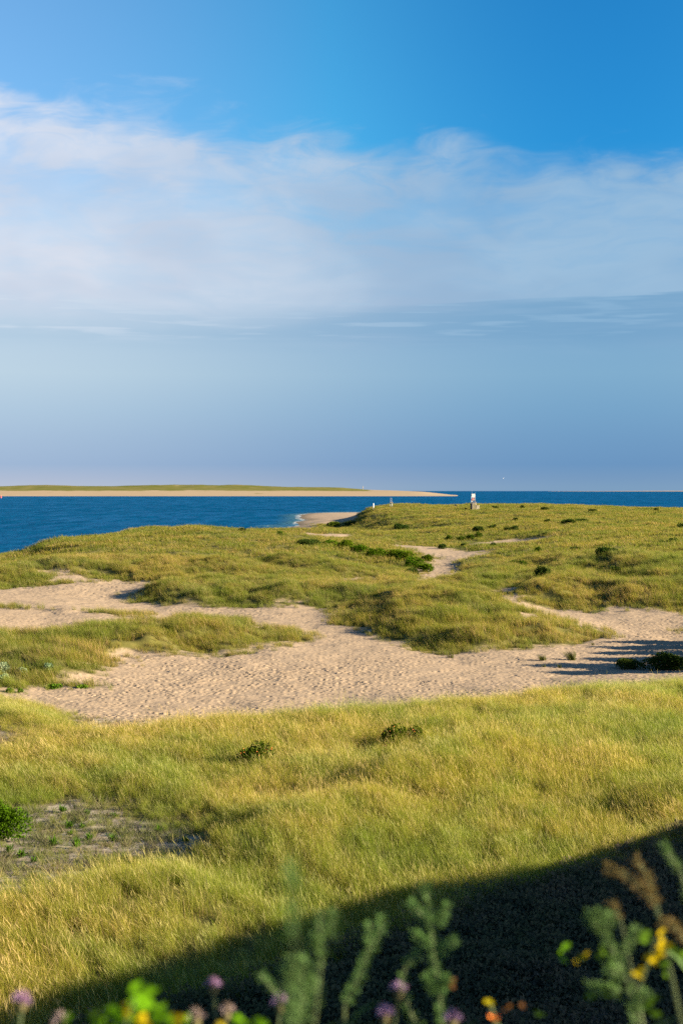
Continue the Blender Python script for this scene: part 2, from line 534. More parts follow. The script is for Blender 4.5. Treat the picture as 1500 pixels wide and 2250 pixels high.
GRASS_S = np.max([sdf(ground_poly(p), _mx, _ml) for p in GRASS_POLYS], axis=0)
STRIP_S = np.max([sdf(ground_poly(p), _mx, _ml) for p in STRIP_POLYS], axis=0)
BARE_S = np.max([sdf(ground_poly(p), _mx, _ml) for p in BARE_POLYS], axis=0)
SAND_M = np.minimum(SAND_S, -GRASS_S) * _md       # metres into the sand


def mlook(tab, x, y):
    px, l = polar(x, y)
    u = np.clip((px - MX[0]) / (MX[1] - MX[0]), 0, len(MX) - 1.001)
    v = np.clip((l - ML[0]) / (ML[1] - ML[0]), 0, len(ML) - 1.001)
    iu, iv = u.astype(int), v.astype(int)
    fu, fv = u - iu, v - iv
    return (tab[iv, iu] * (1 - fu) * (1 - fv) + tab[iv, iu + 1] * fu * (1 - fv) + tab[iv + 1, iu] * (1 - fu) * fv + tab[iv + 1, iu + 1] * fu * fv)


STRIP_T, BARE_T = STRIP_S * _md, BARE_S * _md


def cover(x, y):
    """grass density 0..1, sand openness 0..1 and bare-scrub 0..1 at world points"""
    d = np.maximum(y, 16)
    nz = fbm(x * 0.55, y * 0.55, 40, 3) * 1.3 + fbm(x * 0.22, y * 0.22, 42, 2) * 0.8 * sstep(d, 62, 75) + fbm(x * 0.12, y * 0.12, 44, 2) * np.clip(d / 120, 0.2, 2.0)
    s = mlook(SAND_M, x, y) + nz * 0.9
    g = 1 - sstep(s + 0.35 * fbm(x * 1.7, y * 1.7, 47, 2), -1.6, 1.7)
    strip = sstep(mlook(STRIP_T, x, y) + nz * 0.8, -0.3, 0.8) * 0.42
    g = np.maximum(g, strip)
    blow = sstep(fbm(x * 0.36 + 9, y * 0.30, 200, 3), 0.30, 0.55) * sstep(s, -5.0, -1.0) * sstep(d, 66, 76) * (1 - sstep(d, 160, 190))
    g = g * (1 - 0.93 * blow)
    bare = sstep(mlook(BARE_T, x, y) + nz * 1.5 + 0.6 * fbm(x * 1.4, y * 1.4, 49, 2), -1.2, 1.0)
    g = g * (1 - (0.70 + 0.25 * fbm(x * 1.1, y * 1.1, 52, 2)) * bare)
    zb = base_z(x, y)
    g = g * np.where(y > 185, sstep(zb, 0.8, 1.5), 1)
    return g, sstep(s, -0.2, 1.6), bare


# low ridges in the near field (ends in world metres, height, half width): each casts the long dark trough on its left
def ridge(x, y, a, b, h, w):
    ax, ay = a; bx, by = b
    ex, ey = bx - ax, by - ay
    L = math.hypot(ex, ey)
    t = ((x - ax) * ex + (y - ay) * ey) / (L * L)
    side = ((x - ax) * ey - (y - ay) * ex) / L        # + on the right
    fall = np.where(side > 0, np.exp(-(side / (w * 3.2)) ** 2), np.exp(-(side / w) ** 2))
    return h * fall * sstep(t, -0.15, 0.1) * (1 - sstep(t, 0.9, 1.15))


def ground_pt(px, py):
    x, y, z = ground0(px, py)
    return (x, y)


RIDGES = [(ground_pt(-120, 2120), ground_pt(400, 1985), 0.60, 0.75),
          (ground_pt(480, 1905), ground_pt(790, 1790), 0.60, 0.75),
          (ground_pt(800, 1760), ground_pt(1090, 1665), 0.55, 0.75),
          (ground_pt(1380, 1790), ground_pt(1800, 1720), 0.45, 0.7)]


MOUND_RIDGES = [(ground_pt(*a), ground_pt(*b), h, w) for a, b, h, w in (
    ((955, 1314), (850, 1290), 0.8, 0.9), ((935, 1346), (840, 1314), 0.95, 0.9), ((930, 1382), (868, 1352), 0.75, 0.8), ((1050, 1347), (985, 1318), 0.7, 0.8),
    ((1065, 1422), (985, 1394), 0.75, 0.7), ((1150, 1398), (1080, 1368), 0.6, 0.8), ((425, 1326), (310, 1298), 0.85, 0.9), ((540, 1324), (470, 1290), 0.7, 0.8), ((700, 1328), (620, 1298), 0.6, 0.8),
    ((1260, 1332), (1140, 1290), 0.8, 1.0), ((1420, 1330), (1340, 1285), 0.7, 1.0), ((340, 1428), (250, 1395), 0.6, 0.8), ((140, 1494), (50, 1452), 0.7, 0.8), ((480, 1425), (400, 1392), 0.5, 0.7),
    ((150, 1258), (60, 1236), 1.0, 1.4), ((320, 1270), (220, 1246), 0.8, 1.2), ((560, 1262), (420, 1240), 0.8, 1.4), ((1450, 1262), (1330, 1234), 0.9, 1.4),
    ((720, 1262), (600, 1236), 0.8, 1.6), ((150, 1222), (60, 1204), 1.0, 2.0))]


def relief(x, y, g):
    """hummocks under the grass, soft waves and wind ripples of the sand"""
    d = np.maximum(y, 16)
    amp = np.clip((d - 20) / 80, 0.12, 1.0)
    h = 0.42 * amp * fbm(x * 0.17 + 3, y * 0.13, 3, 3) + 0.16 * amp * fbm(x * 0.5, y * 0.36, 9, 2)
    md = sstep(d, 74, 88) * (1 - sstep(d, 165, 215))
    h = h + md * g * (0.50 * fbm(x * 0.24 + 5, y * 0.20, 131, 2) + 0.30 * fbm(x * 0.6, y * 0.5, 137, 2))
    h = h * (0.25 + 0.75 * g)
    far = sstep(d, 150, 220)
    h = h + far * 0.35 * fbm(x * 0.05, y * 0.03, 21, 3) * g
    for r in RIDGES: h = h + ridge(x, y, *r)
    for r in MOUND_RIDGES: h = h + 0.55 * ridge(x, y, *r) * (0.15 + 0.85 * g)
    return h * sstep(bluff_s(x, y), 7, 12)


def height(x, y):
    x, y = np.asarray(x, float), np.asarray(y, float)
    g, _, _ = cover(x, y)
    return base_z(x, y) + relief(x, y, g)


def footprints(x, y, cell, seed, depth):
    """trampled sand: scattered oval pits with a raised rim"""
    cx, cy = np.floor(x / cell), np.floor(y / cell)
    out = np.zeros_like(x)
    for dx in (-1, 0, 1):
        for dy in (-1, 0, 1):
            ix, iy = cx + dx, cy + dy
            fx = (ix + 0.15 + 0.7 * hash2(ix, iy, seed)) * cell
            fy = (iy + 0.15 + 0.7 * hash2(ix, iy, seed + 1)) * cell
            a = hash2(ix, iy, seed + 2) * 3.14
            k = np.clip(hash2(ix, iy, seed + 3) * 1.5 - 0.35, 0, 1)
            ca, sa = np.cos(a), np.sin(a)
            ux, uy = (x - fx) * ca + (y - fy) * sa, -(x - fx) * sa + (y - fy) * ca
            r = np.sqrt((ux / (0.42 * cell)) ** 2 + (uy / (0.27 * cell)) ** 2)
            out += depth * k * (-np.exp(-(r / 0.75) ** 4) + 0.55 * np.exp(-((r - 1.15) / 0.35) ** 2))
    return out


# ------------------------------------------------------------------ materials
def new_mat(name):
    m = bpy.data.materials.new(name)
    m.use_nodes = True
    m.node_tree.nodes.clear()
    T = NT(m.node_tree)
    out = T.n('ShaderNodeOutputMaterial')
    return m, T, out


def attr_node(T, name, typ='GEOMETRY'):
    nd = T.n('ShaderNodeAttribute', attribute_type=typ, attribute_name=name)
    return nd


def ground_material():
    m, T, out = new_mat('dune_sand')
    pos = T.n('ShaderNodeNewGeometry').outputs['Position']
    g = attr_node(T, 'grass').outputs['Fac']
    bare = attr_node(T, 'bare').outputs['Fac']
    n1 = T.noise(pos, 0.35, 4, 0.6)
    n2 = T.noise(pos, 9.0, 3, 0.6)
    sand = T.mix(n1, (0.208, 0.159, 0.115), (0.243, 0.190, 0.140))
    sand = T.mix(T.smooth(n2, 0.35, 0.75), sand, (0.185, 0.142, 0.104))
    wet = T.smooth(T.sep(pos)[2], 0.05, 0.5, 1.0, 0.0)
    sand = T.mix(wet, sand, (0.1122, 0.0891, 0.0627))
    n3 = T.noise(pos, 2.2, 4, 0.6)
    scrub = T.mix(T.smooth(n3, 0.35, 0.6), (0.27, 0.238, 0.196), (0.13, 0.108, 0.084))
    sand = T.mix(bare, sand, scrub)
    thatch = T.mix(n3, (0.0561, 0.05808, 0.0132), (0.0891, 0.0792, 0.02376))
    col = T.mix(T.smooth(T.add(g, T.mul(T.sub(n2, 0.5), 0.5)), 0.25, 0.75), sand, thatch)
    bs = T.n('ShaderNodeBsdfPrincipled')
    T._set(bs.inputs['Base Color'], col)
    bs.inputs['Roughness'].default_value = 0.95
    bs.inputs['Specular IOR Level'].default_value = 0.1
    bmp = T.n('ShaderNodeBump')
    bmp.inputs['Strength'].default_value = 0.5
    bmp.inputs['Distance'].default_value = 0.03
    T._set(bmp.inputs['Height'], T.noise(pos, 12.0, 3, 0.6))
    T.t.links.new(bmp.outputs[0], bs.inputs['Normal'])
    T.t.links.new(bs.outputs[0], out.inputs['Surface'])
    return m


def leaf_material(name, base, var, trans=0.35, attr_name=None, scale=3.0, rough=None):
    """diffuse plus translucent leaf; the tint varies from plant to plant and along the ground"""
    m, T, out = new_mat(name)
    pos = T.n('ShaderNodeNewGeometry').outputs['Position']
    n1 = T.noise(pos, scale, 3, 0.6)
    if attr_name:
        base_c = attr_node(T, attr_name).outputs['Color']
    else:
        base_c = T.mix(n1, base, var)
    n2 = T.noise(pos, 0.12, 3, 0.55)
    n3 = T.noise(pos, 0.7, 2, 0.5)
    col = T.mix(T.smooth(T.add(T.mul(n2, 0.65), T.mul(n3, 0.35)), 0.36, 0.64), T.mix(1.0, base_c, (0.70, 0.90, 0.72), 'MULTIPLY'), T.mix(1.0, base_c, (1.22, 1.10, 1.05), 'MULTIPLY'))
    df = T.n('ShaderNodeBsdfDiffuse')
    tr = T.n('ShaderNodeBsdfTranslucent')
    T._set(df.inputs['Color'], col)
    T._set(tr.inputs['Color'], T.mix(1.0, col, (1.05, 1.05, 0.75), 'MULTIPLY'))
    mx = T.n('ShaderNodeMixShader')
    mx.inputs[0].default_value = trans
    T.t.links.new(df.outputs[0], mx.inputs[1])
    T.t.links.new(tr.outputs[0], mx.inputs[2])
    last = mx.outputs[0]
    if rough:
        gl = T.n('ShaderNodeBsdfGlossy')
        gl.inputs['Roughness'].default_value = rough
        m2 = T.n('ShaderNodeMixShader')
        m2.inputs[0].default_value = 0.05
        T.t.links.new(last, m2.inputs[1]); T.t.links.new(gl.outputs[0], m2.inputs[2])
        last = m2.outputs[0]
    T.t.links.new(last, out.inputs['Surface'])
    return m


def plain(name, c, rough=0.7, var=0.15, scale=8.0, spec=0.3):
    m, T, out = new_mat(name)
    pos = T.n('ShaderNodeTexCoord').outputs['Object']
    n1 = T.noise(pos, scale, 4, 0.6)
    lo = tuple(x * (1 - var) for x in c); hi = tuple(min(x * (1 + var), 1) for x in c)
    bs = T.n('ShaderNodeBsdfPrincipled')
    T._set(bs.inputs['Base Color'], T.mix(T.smooth(n1, 0.3, 0.7), lo, hi))
    bs.inputs['Roughness'].default_value = rough
    bs.inputs['Specular IOR Level'].default_value = spec
    T.t.links.new(bs.outputs[0], out.inputs['Surface'])
    return m


# ------------------------------------------------------------------ the ground: one sheet of sand and soil
rows = [np.linspace(-45, -6, 14), np.linspace(-5, 15.6, 60)]
y = 16.0; far_rows = []
while y < 790:
    far_rows.append(y)
    if y < 57: y += 0.10 + (57 - y) * 0.0015
    elif y < 98: y += 0.085
    elif y < 140: y += 0.085 + (y - 98) * 0.004
    else: y *= 1.0042
rows = np.concatenate(rows + [np.array(far_rows)])
cols = np.linspace(-70, 1570, 500)
st = cols[1] - cols[0]
side = []
p, s_ = 1570.0, st
while p < 8000:
    s_ *= 1.09; p += s_; side.append(p)
side = np.array(side)
cols = np.concatenate([(1500 - side)[::-1], cols, side])
Yg, Cg = np.meshgrid(rows, cols, indexing='ij')
Xg = (Cg - 750) / FPX * np.maximum(Yg, 16)
xf, yf = Xg.ravel(), Yg.ravel()
g_d, g_s, g_b = cover(xf, yf)
zf = base_z(xf, yf) + relief(xf, yf, g_d)
tread = sstep(yf, 52, 58) * (1 - sstep(yf, 190, 230)) * g_s
prt = np.zeros_like(xf)
mk = (tread > 0.01)
prt[mk] = (footprints(xf[mk], yf[mk], 0.42, 5, 0.09) + footprints(xf[mk] + 50, yf[mk] * 1.07, 0.27, 15, 0.05)) * tread[mk] \
    * (0.55 + 0.45 * sstep(fbm(xf[mk] * 0.09, yf[mk] * 0.09, 61, 2), -0.3, 0.35))
prt += 0.05 * fbm(xf * 0.55, yf * 0.45, 63, 3) * tread
zf = zf + prt + 0.03 * fbm(xf * 1.3, yf * 1.3, 70, 2)
nr, nc = Xg.shape
idx = np.arange(nr * nc).reshape(nr, nc)
quads = np.stack([idx[:-1, :-1], idx[:-1, 1:], idx[1:, 1:], idx[1:, :-1]], -1).reshape(-1, 4)
me = mesh_np('dune_ground', np.stack([xf, yf, zf], 1), quads, True)
attr(me, 'grass', 'FLOAT', g_d.astype(np.float32))
attr(me, 'bare', 'FLOAT', g_b.astype(np.float32))
ground_o = obj('ground', me, ground_material())
tag(ground_o, 'pale sandy dune ground with trampled footprints', None, None, 'structure')
print('ground verts', len(xf))

# ------------------------------------------------------------------ the sea
def water_material():
    m, T, out = new_mat('sea_water')
    pos = T.n('ShaderNodeNewGeometry').outputs['Position']
    sh = attr_node(T, 'shallow').outputs['Fac']
    n0 = T.noise(T.vmul(pos, (0.004, 0.012, 1)), 1.0, 3, 0.5)
    deep = T.mix(n0, (0.0001, 0.036, 0.098), (0.0002, 0.046, 0.122))
    w1 = T.noise(T.vmul(pos, (0.22, 0.45, 1)), 1.0, 4, 0.62, 0.6)
    w2 = T.noise(T.vmul(pos, (0.05, 0.11, 1)), 1.0, 3, 0.55)
    bmp = T.n('ShaderNodeBump')
    bmp.inputs['Strength'].default_value = 1.0
    bmp.inputs['Distance'].default_value = 1.6
    T._set(bmp.inputs['Height'], T.add(w1, T.mul(w2, 1.4)))
    w3 = T.noise(T.vmul(pos, (0.11, 0.022, 1)), 1.0, 6, 0.66)
    w4 = T.noise(T.vmul(pos, (0.02, 0.006, 1)), 1.0, 3, 0.55)
    rip = T.smooth(T.add(T.mul(w3, 0.75), T.mul(w4, 0.25)), 0.36, 0.66)
    df = T.n('ShaderNodeBsdfDiffuse')
    foam = T.mul(T.smooth(sh, 0.86, 0.98), T.smooth(T.noise(T.vmul(pos, (0.25, 0.08, 1)), 1.0, 4, 0.6), 0.36, 0.52))
    T._set(df.inputs['Color'], T.mix(foam, T.mix(sh, deep, (0.033, 0.0858, 0.1122)), (0.24, 0.26, 0.27)))
    T.t.links.new(bmp.outputs[0], df.inputs['Normal'])
    gl = T.n('ShaderNodeBsdfGlossy')
    gl.inputs['Roughness'].default_value = 0.22
    T._set(gl.inputs['Color'], (0.18, 0.50, 0.80))
    T.t.links.new(bmp.outputs[0], gl.inputs['Normal'])
    lw = T.n('ShaderNodeLayerWeight')
    lw.inputs['Blend'].default_value = 0.5
    T.t.links.new(bmp.outputs[0], lw.inputs['Normal'])
    mx = T.n('ShaderNodeMixShader')
    T._set(mx.inputs[0], T.mul(T.smooth(lw.outputs['Facing'], 0.5, 1.0, 0.06, 0.36), T.smooth(rip, 0.0, 1.0, 0.30, 1.5)))
    T.t.links.new(df.outputs[0], mx.inputs[1]); T.t.links.new(gl.outputs[0], mx.inputs[2])
    T.t.links.new(mx.outputs[0], out.inputs['Surface'])
    return m


ys = np.exp(np.linspace(math.log(110), math.log(4166), 220))
cs = np.concatenate([np.linspace(-9000, -500, 20), np.linspace(-400, 1900, 150), np.linspace(2000, 9500, 20)])
Yw, Cw = np.meshgrid(ys, cs, indexing='ij')
Xw = (Cw - 750) / FPX * Yw
dep = -base_z(Xw.ravel(), Yw.ravel())
dep[Yw.ravel() > 760] = 5
shal = 1 - sstep(dep, 0.0, 0.9)
nr, nc = Xw.shape
idx = np.arange(nr * nc).reshape(nr, nc)
quads = np.stack([idx[:-1, :-1], idx[:-1, 1:], idx[1:, 1:], idx[1:, :-1]], -1).reshape(-1, 4)
me = mesh_np('sea', np.stack([Xw.ravel(), Yw.ravel(), np.zeros(Xw.size)], 1), quads, True)
attr(me, 'shallow', 'FLOAT', shal.astype(np.float32))
sea = tag(obj('sea', me, water_material()), 'deep blue rippled sea water of the channel', None, None, 'structure')


# ------------------------------------------------------------------ the barrier beach across the channel
def bar_material():
    m, T, out = new_mat('far_beach')
    pos = T.n('ShaderNodeNewGeometry').outputs['Position']
    g = attr_node(T, 'grass').outputs['Fac']
    n1 = T.noise(T.vmul(pos, (0.012, 0.03, 0.05)), 1.0, 4, 0.6)
    n2 = T.noise(T.vmul(pos, (0.05, 0.08, 0.2)), 1.0, 4, 0.6)
    gr = T.mix(T.smooth(n2, 0.3, 0.7), (0.066, 0.0792, 0.01848), (0.1155, 0.1056, 0.0429))
    sd = T.mix(n1, (0.198, 0.1551, 0.1122), (0.2376, 0.1914, 0.1419))
    f = T.smooth(T.add(g, T.mul(T.sub(T.add(T.mul(n1, 0.5), T.mul(n2, 0.5)), 0.5), 3.2)), 0.2, 0.8)
    bs = T.n('ShaderNodeBsdfDiffuse')
    T._set(bs.inputs['Color'], T.mix(f, sd, gr))
    T.t.links.new(bs.outputs[0], out.inputs['Surface'])
    return m


def sandbar(name, px0, px1, d0, d1, top_rows, green_from, label, sand_row):
    cx = np.linspace(px0, px1, 500)
    dd = np.concatenate([np.linspace(0, 0.5, 24), np.linspace(0.52, 1.0, 16)])
    top = np.interp(cx, [t[0] for t in top_rows], [t[1] for t in top_rows])
    C, D = np.meshgrid(cx, dd, indexing='ij')
    TOP = np.repeat(top[:, None], len(dd), 1)
    Y = d0 + (d1 - d0) * D
    X = (C - 750) / FPX * Y
    rise_d = d0 + (d1 - d0) * 0.5
    ztop = CAM_Z - (TOP - EYE) * rise_d / FPX
    zs = CAM_Z - (np.minimum(sand_row, 1089.0) - EYE) * (d0 + (d1 - d0) * 0.2) / FPX
    zs = np.minimum(zs, np.maximum(ztop, 0.3))
    prof_s = np.interp(D, [0, 0.03, 0.2, 0.5, 0.8, 1.0], [0, 0.25, 1, 1, 0.6, 0])
    prof_t = np.interp(D, [0, 0.2, 0.26, 0.5, 0.75, 1.0], [0, 0, 0.25, 1, 0.5, 0])
    lump = 1 + 0.30 * fbm(X * 0.012, Y * 0.02, 33, 5, 0.6)
    Z = zs * prof_s + np.maximum(ztop - zs, 0) * prof_t * lump - 0.3
    g = sstep(D, 0.2, 0.27) * (1 - sstep(C, green_from - 30, green_from + 10))
    n, k = X.shape
    ii = np.arange(n * k).reshape(n, k)
    q = np.stack([ii[:-1, :-1], ii[1:, :-1], ii[1:, 1:], ii[:-1, 1:]], -1).reshape(-1, 4)
    me = mesh_np(name, np.stack([X.ravel(), Y.ravel(), Z.ravel()], 1), q, True)
    attr(me, 'grass', 'FLOAT', g.ravel().astype(np.float32))
    return tag(obj(name, me, MAT_BAR), label, None, None, 'structure')


MAT_BAR = bar_material()
sandbar('barrier_beach', -3500, 1005, 1850, 2150, [(-3500, 1064), (0, 1066), (200, 1067), (330, 1065), (450, 1066), (600, 1067), (750, 1071), (815, 1076), (860, 1077), (930, 1080), (985, 1086), (1020, 1089.5)], 822,
        'long low barrier beach of sand and grassy dunes across the channel', 1079.6)
sandbar('distant_shoal', 1000, 6000, 3800, 4100, [(1000, 1080.3), (1250, 1079), (1500, 1078), (6000, 1076)], -9000, 'thin pale shoal on the horizon', 1079.5)

# ------------------------------------------------------------------ grass
hidden = bpy.data.collections.new('tuft_sources')       # never linked to the scene: only instanced


def tuft(name, n, spread, hgt, width, lean, straw, seg=3, heads=0.0, gain=1.0):
    """one tuft of bent blades; colours per blade"""
    V, F, Cc = [], [], []
    for i in range(n):
        r = spread * math.sqrt(random.random()); a = random.random() * 6.283
        bx, by = r * math.cos(a), r * math.sin(a)
        h = hgt * random.uniform(0.55, 1.1)
        ld = Vector((-1, random.gauss(0, 0.55), 0)).normalized() if random.random() < 0.8 else Vector((math.cos(a), math.sin(a), 0))
        ln = lean * random.uniform(0.35, 1.35)
        fa = random.random() * 3.1416
        w = width * random.uniform(0.7, 1.3)
        side = Vector((math.cos(fa), math.sin(fa), 0))
        u = random.random()
        if u < straw:
            c = random.choice([(0.195, 0.168, 0.072), (0.16, 0.136, 0.054), (0.24, 0.205, 0.105)])
        else:
            t = random.random()
            c = (0.077 + 0.047 * t, 0.101 + 0.030 * t, 0.014 + 0.010 * t)
        k = random.uniform(0.75, 1.2) * gain
        ln *= 1.4 if u < straw else 0.75
        c = tuple(x * k for x in c)
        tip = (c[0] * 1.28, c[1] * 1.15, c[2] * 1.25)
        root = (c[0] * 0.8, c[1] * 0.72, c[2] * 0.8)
        b = len(V)
        for s in range(seg + 1):
            t = s / seg
            p = Vector((bx, by, 0)) + ld * (ln * h * t * t) + Vector((0, 0, h * (t - 0.25 * ln * t * t)))
            ww = w * (1 - t) ** 0.7 if s < seg else 0
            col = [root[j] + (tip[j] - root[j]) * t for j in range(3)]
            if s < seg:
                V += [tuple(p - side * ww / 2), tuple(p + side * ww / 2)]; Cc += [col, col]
            else:
                V.append(tuple(p)); Cc.append(col)
        for s in range(seg - 1):
            q = b + 2 * s
            F += [(q, q + 1, q + 3), (q, q + 3, q + 2)]
        q = b + 2 * (seg - 1)
        F.append((q, q + 1, q + 2))
        if random.random() < heads:
            e = len(V)
            d2 = (ld * ln + Vector((0, 0, 0.55))).normalized()
            l2 = hgt * 0.22
            s2 = Vector((0.3, 1, 0)).normalized() * width * 1.3
            s2 = s2 * 0.6
            V += [tuple(p - d2 * l2 * 0.7), tuple(p + s2), tuple(p + d2 * l2 * 0.6), tuple(p - s2)]
            Cc += [(0.21 * gain, 0.18 * gain, 0.085 * gain)] * 4
            F += [(e, e + 1, e + 2), (e, e + 2, e + 3)]
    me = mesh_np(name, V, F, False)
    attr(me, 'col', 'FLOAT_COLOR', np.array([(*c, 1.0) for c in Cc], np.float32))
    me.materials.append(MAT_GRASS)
    o = bpy.data.objects.new(name, me)
    return o


MAT_GRASS = leaf_material('beach_grass', None, None, 0.54, 'col')


def instancer(name, pts, rot, scl, pick, sources, label):
    c = bpy.data.collections.new(name + '_sources')
    for i, s in enumerate(sources):
        s.name = '%s_%02d' % (name, i)
        c.objects.link(s)
    me = mesh_np(name, pts, np.zeros((0, 3), np.int32))
    attr(me, 'rot', 'FLOAT_VECTOR', rot.astype(np.float32))
    attr(me, 'scl', 'FLOAT_VECTOR', scl.astype(np.float32))
    attr(me, 'pick', 'INT', pick.astype(np.int32))
    o = obj(name, me)
    ng = bpy.data.node_groups.new(name, 'GeometryNodeTree')
    ng.interface.new_socket('Geometry', in_out='INPUT', socket_type='NodeSocketGeometry')
    ng.interface.new_socket('Geometry', in_out='OUTPUT', socket_type='NodeSocketGeometry')
    nin, nout = ng.nodes.new('NodeGroupInput'), ng.nodes.new('NodeGroupOutput')
    ci = ng.nodes.new('GeometryNodeCollectionInfo')
    ci.inputs['Collection'].default_value = c
    ci.inputs['Separate Children'].default_value = True
    ci.inputs['Reset Children'].default_value = True
    iop = ng.nodes.new('GeometryNodeInstanceOnPoints')
    iop.inputs['Pick Instance'].default_value = True
    def na(nm, typ):
        nd = ng.nodes.new('GeometryNodeInputNamedAttribute')
        nd.data_type = typ
        nd.inputs['Name'].default_value = nm
        return nd.outputs['Attribute']
    L = ng.links.new
    L(nin.outputs[0], iop.inputs['Points'])
    L(ci.outputs[0], iop.inputs['Instance'])
    L(na('pick', 'INT'), iop.inputs['Instance Index'])
    L(na('rot', 'FLOAT_VECTOR'), iop.inputs['Rotation'])
    L(na('scl', 'FLOAT_VECTOR'), iop.inputs['Scale'])
    L(iop.outputs[0], nout.inputs[0])
    md = o.modifiers.new('scatter', 'NODES')
    md.node_group = ng
    tag(o, label, 'grass', None, 'stuff')
    print(name, len(pts))
    return o


def scatter(y0, y1, dens, pxa, pxb, jitter=0.0):
    """random ground points between two distances inside a wedge wider than the view"""
    a0, a1 = (pxa - 750) / FPX, (pxb - 750) / FPX
    area = (a1 - a0) * (y1 * y1 - y0 * y0) / 2
    n = int(area * dens)
    y = np.sqrt(rng.uniform(y0 * y0, y1 * y1, n))
    x = y * rng.uniform(a0, a1, n)
    return x, y


def meadow(name, y0, y1, dens, sources, label, size=(0.75, 1.25), px=(-110, 1700), tall=None, dens_fall=None):
    x, y = scatter(y0, y1, dens, *px)
    g, s, b = cover(x, y)
    patch = 0.5 + 0.5 * fbm(x * 0.33, y * 0.33, 90, 3)
    clump = fbm(x * 1.2, y * 1.2, 92, 2)
    keep = rng.uniform(0, 1, len(x)) < np.clip(g * (0.62 + 0.50 * patch + 0.75 * clump), 0, 1)
    keep &= bluff_s(x, y) > 17.5 + 0.5 * fbm(x * 0.5, y * 0.5, 98, 2)
    x, y, g, patch = x[keep], y[keep], g[keep], patch[keep]
    z = height(x, y) - 0.02
    k = rng.uniform(size[0], size[1], len(x)) * (0.55 + 0.45 * g) * (0.72 + 0.5 * patch)
    k = k * (1 - 0.5 * sstep(mlook(BARE_T, x, y), -2.5, 0.2))
    k = k * (1 + 0.35 * (0.5 + 0.5 * fbm(x * 0.12, y * 0.12, 95, 2)) - 0.15)
    gust = fbm(x * 0.28 + 40, y * 0.22, 170, 3)
    rot = np.stack([rng.normal(0, 0.10, len(x)), -0.30 * gust - 0.05 + rng.normal(0, 0.12, len(x)), rng.normal(0, 0.75, len(x)) + 0.5 * gust], 1)
    scl = np.stack([k * rng.uniform(0.9, 1.2, len(x)), k * rng.uniform(0.9, 1.2, len(x)), k * rng.uniform(0.85, 1.15, len(x))], 1)
    # straw-rich tufts gather in patches
    sp = fbm(x * 0.22, y * 0.22, 120, 3) + rng.normal(0, 0.35, len(x))
    n = len(sources)
    pick = np.clip(((sp + 0.9) / 1.8 * n).astype(int), 0, n - 1)
    return instancer(name, np.stack([x, y, z], 1), rot, scl, pick, sources, label)


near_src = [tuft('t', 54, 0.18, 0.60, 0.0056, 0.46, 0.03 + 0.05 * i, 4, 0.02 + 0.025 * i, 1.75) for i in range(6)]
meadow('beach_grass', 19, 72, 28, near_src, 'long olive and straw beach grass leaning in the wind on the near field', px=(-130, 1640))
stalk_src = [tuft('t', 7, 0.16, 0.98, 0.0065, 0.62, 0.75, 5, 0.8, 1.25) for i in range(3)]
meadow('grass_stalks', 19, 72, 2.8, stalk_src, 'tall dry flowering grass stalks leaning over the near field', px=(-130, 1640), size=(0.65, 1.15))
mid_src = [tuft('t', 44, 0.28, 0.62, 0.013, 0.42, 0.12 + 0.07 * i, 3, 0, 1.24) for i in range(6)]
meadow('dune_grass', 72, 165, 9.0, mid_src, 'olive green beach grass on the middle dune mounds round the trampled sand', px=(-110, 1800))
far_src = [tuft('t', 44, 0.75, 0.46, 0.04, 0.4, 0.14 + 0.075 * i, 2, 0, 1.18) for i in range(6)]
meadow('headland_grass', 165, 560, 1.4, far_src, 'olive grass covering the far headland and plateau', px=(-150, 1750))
# made-up thicket, added so the bluff's cast shadow comes out dark and neutral
def shade_fill_source(i):
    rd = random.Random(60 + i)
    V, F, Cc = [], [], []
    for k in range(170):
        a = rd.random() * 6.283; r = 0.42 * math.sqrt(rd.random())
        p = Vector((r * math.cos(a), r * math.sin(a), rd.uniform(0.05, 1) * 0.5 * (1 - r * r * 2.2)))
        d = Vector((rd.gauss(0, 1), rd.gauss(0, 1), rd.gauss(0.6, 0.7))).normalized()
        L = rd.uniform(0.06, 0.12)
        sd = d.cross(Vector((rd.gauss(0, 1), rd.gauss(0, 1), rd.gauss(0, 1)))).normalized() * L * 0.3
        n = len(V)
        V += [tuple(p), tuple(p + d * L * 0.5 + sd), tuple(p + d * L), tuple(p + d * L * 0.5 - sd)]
        Cc += [rd.choice([(0.105, 0.088, 0.070), (0.125, 0.100, 0.080), (0.085, 0.080, 0.060)])] * 4  # leaf tones chosen for the tone of the shadow
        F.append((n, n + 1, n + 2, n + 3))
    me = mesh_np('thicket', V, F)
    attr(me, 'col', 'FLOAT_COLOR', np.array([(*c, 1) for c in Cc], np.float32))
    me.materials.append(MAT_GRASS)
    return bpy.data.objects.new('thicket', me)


def bluff_shade_fill():
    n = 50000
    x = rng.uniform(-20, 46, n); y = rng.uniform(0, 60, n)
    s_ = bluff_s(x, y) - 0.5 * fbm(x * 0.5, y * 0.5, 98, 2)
    keep = (s_ > 0.3) & (s_ < 18.0) & (np.hypot(x, y) > 5) & (np.abs(x) < 0.45 * y + 12)  # extent fitted to the bluff's cast shadow
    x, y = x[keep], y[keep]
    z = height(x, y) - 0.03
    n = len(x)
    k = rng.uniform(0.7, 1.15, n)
    instancer('bluff_shade_fill', np.stack([x, y, z], 1), np.stack([rng.normal(0, 0.1, n), rng.normal(0, 0.1, n), rng.uniform(0, 6.28, n)], 1),
              np.stack([k, k, k], 1), rng.integers(0, 4, n), [shade_fill_source(i) for i in range(4)], 'added thicket deepening the shade on the bluff below the viewpoint')
bluff_shade_fill()


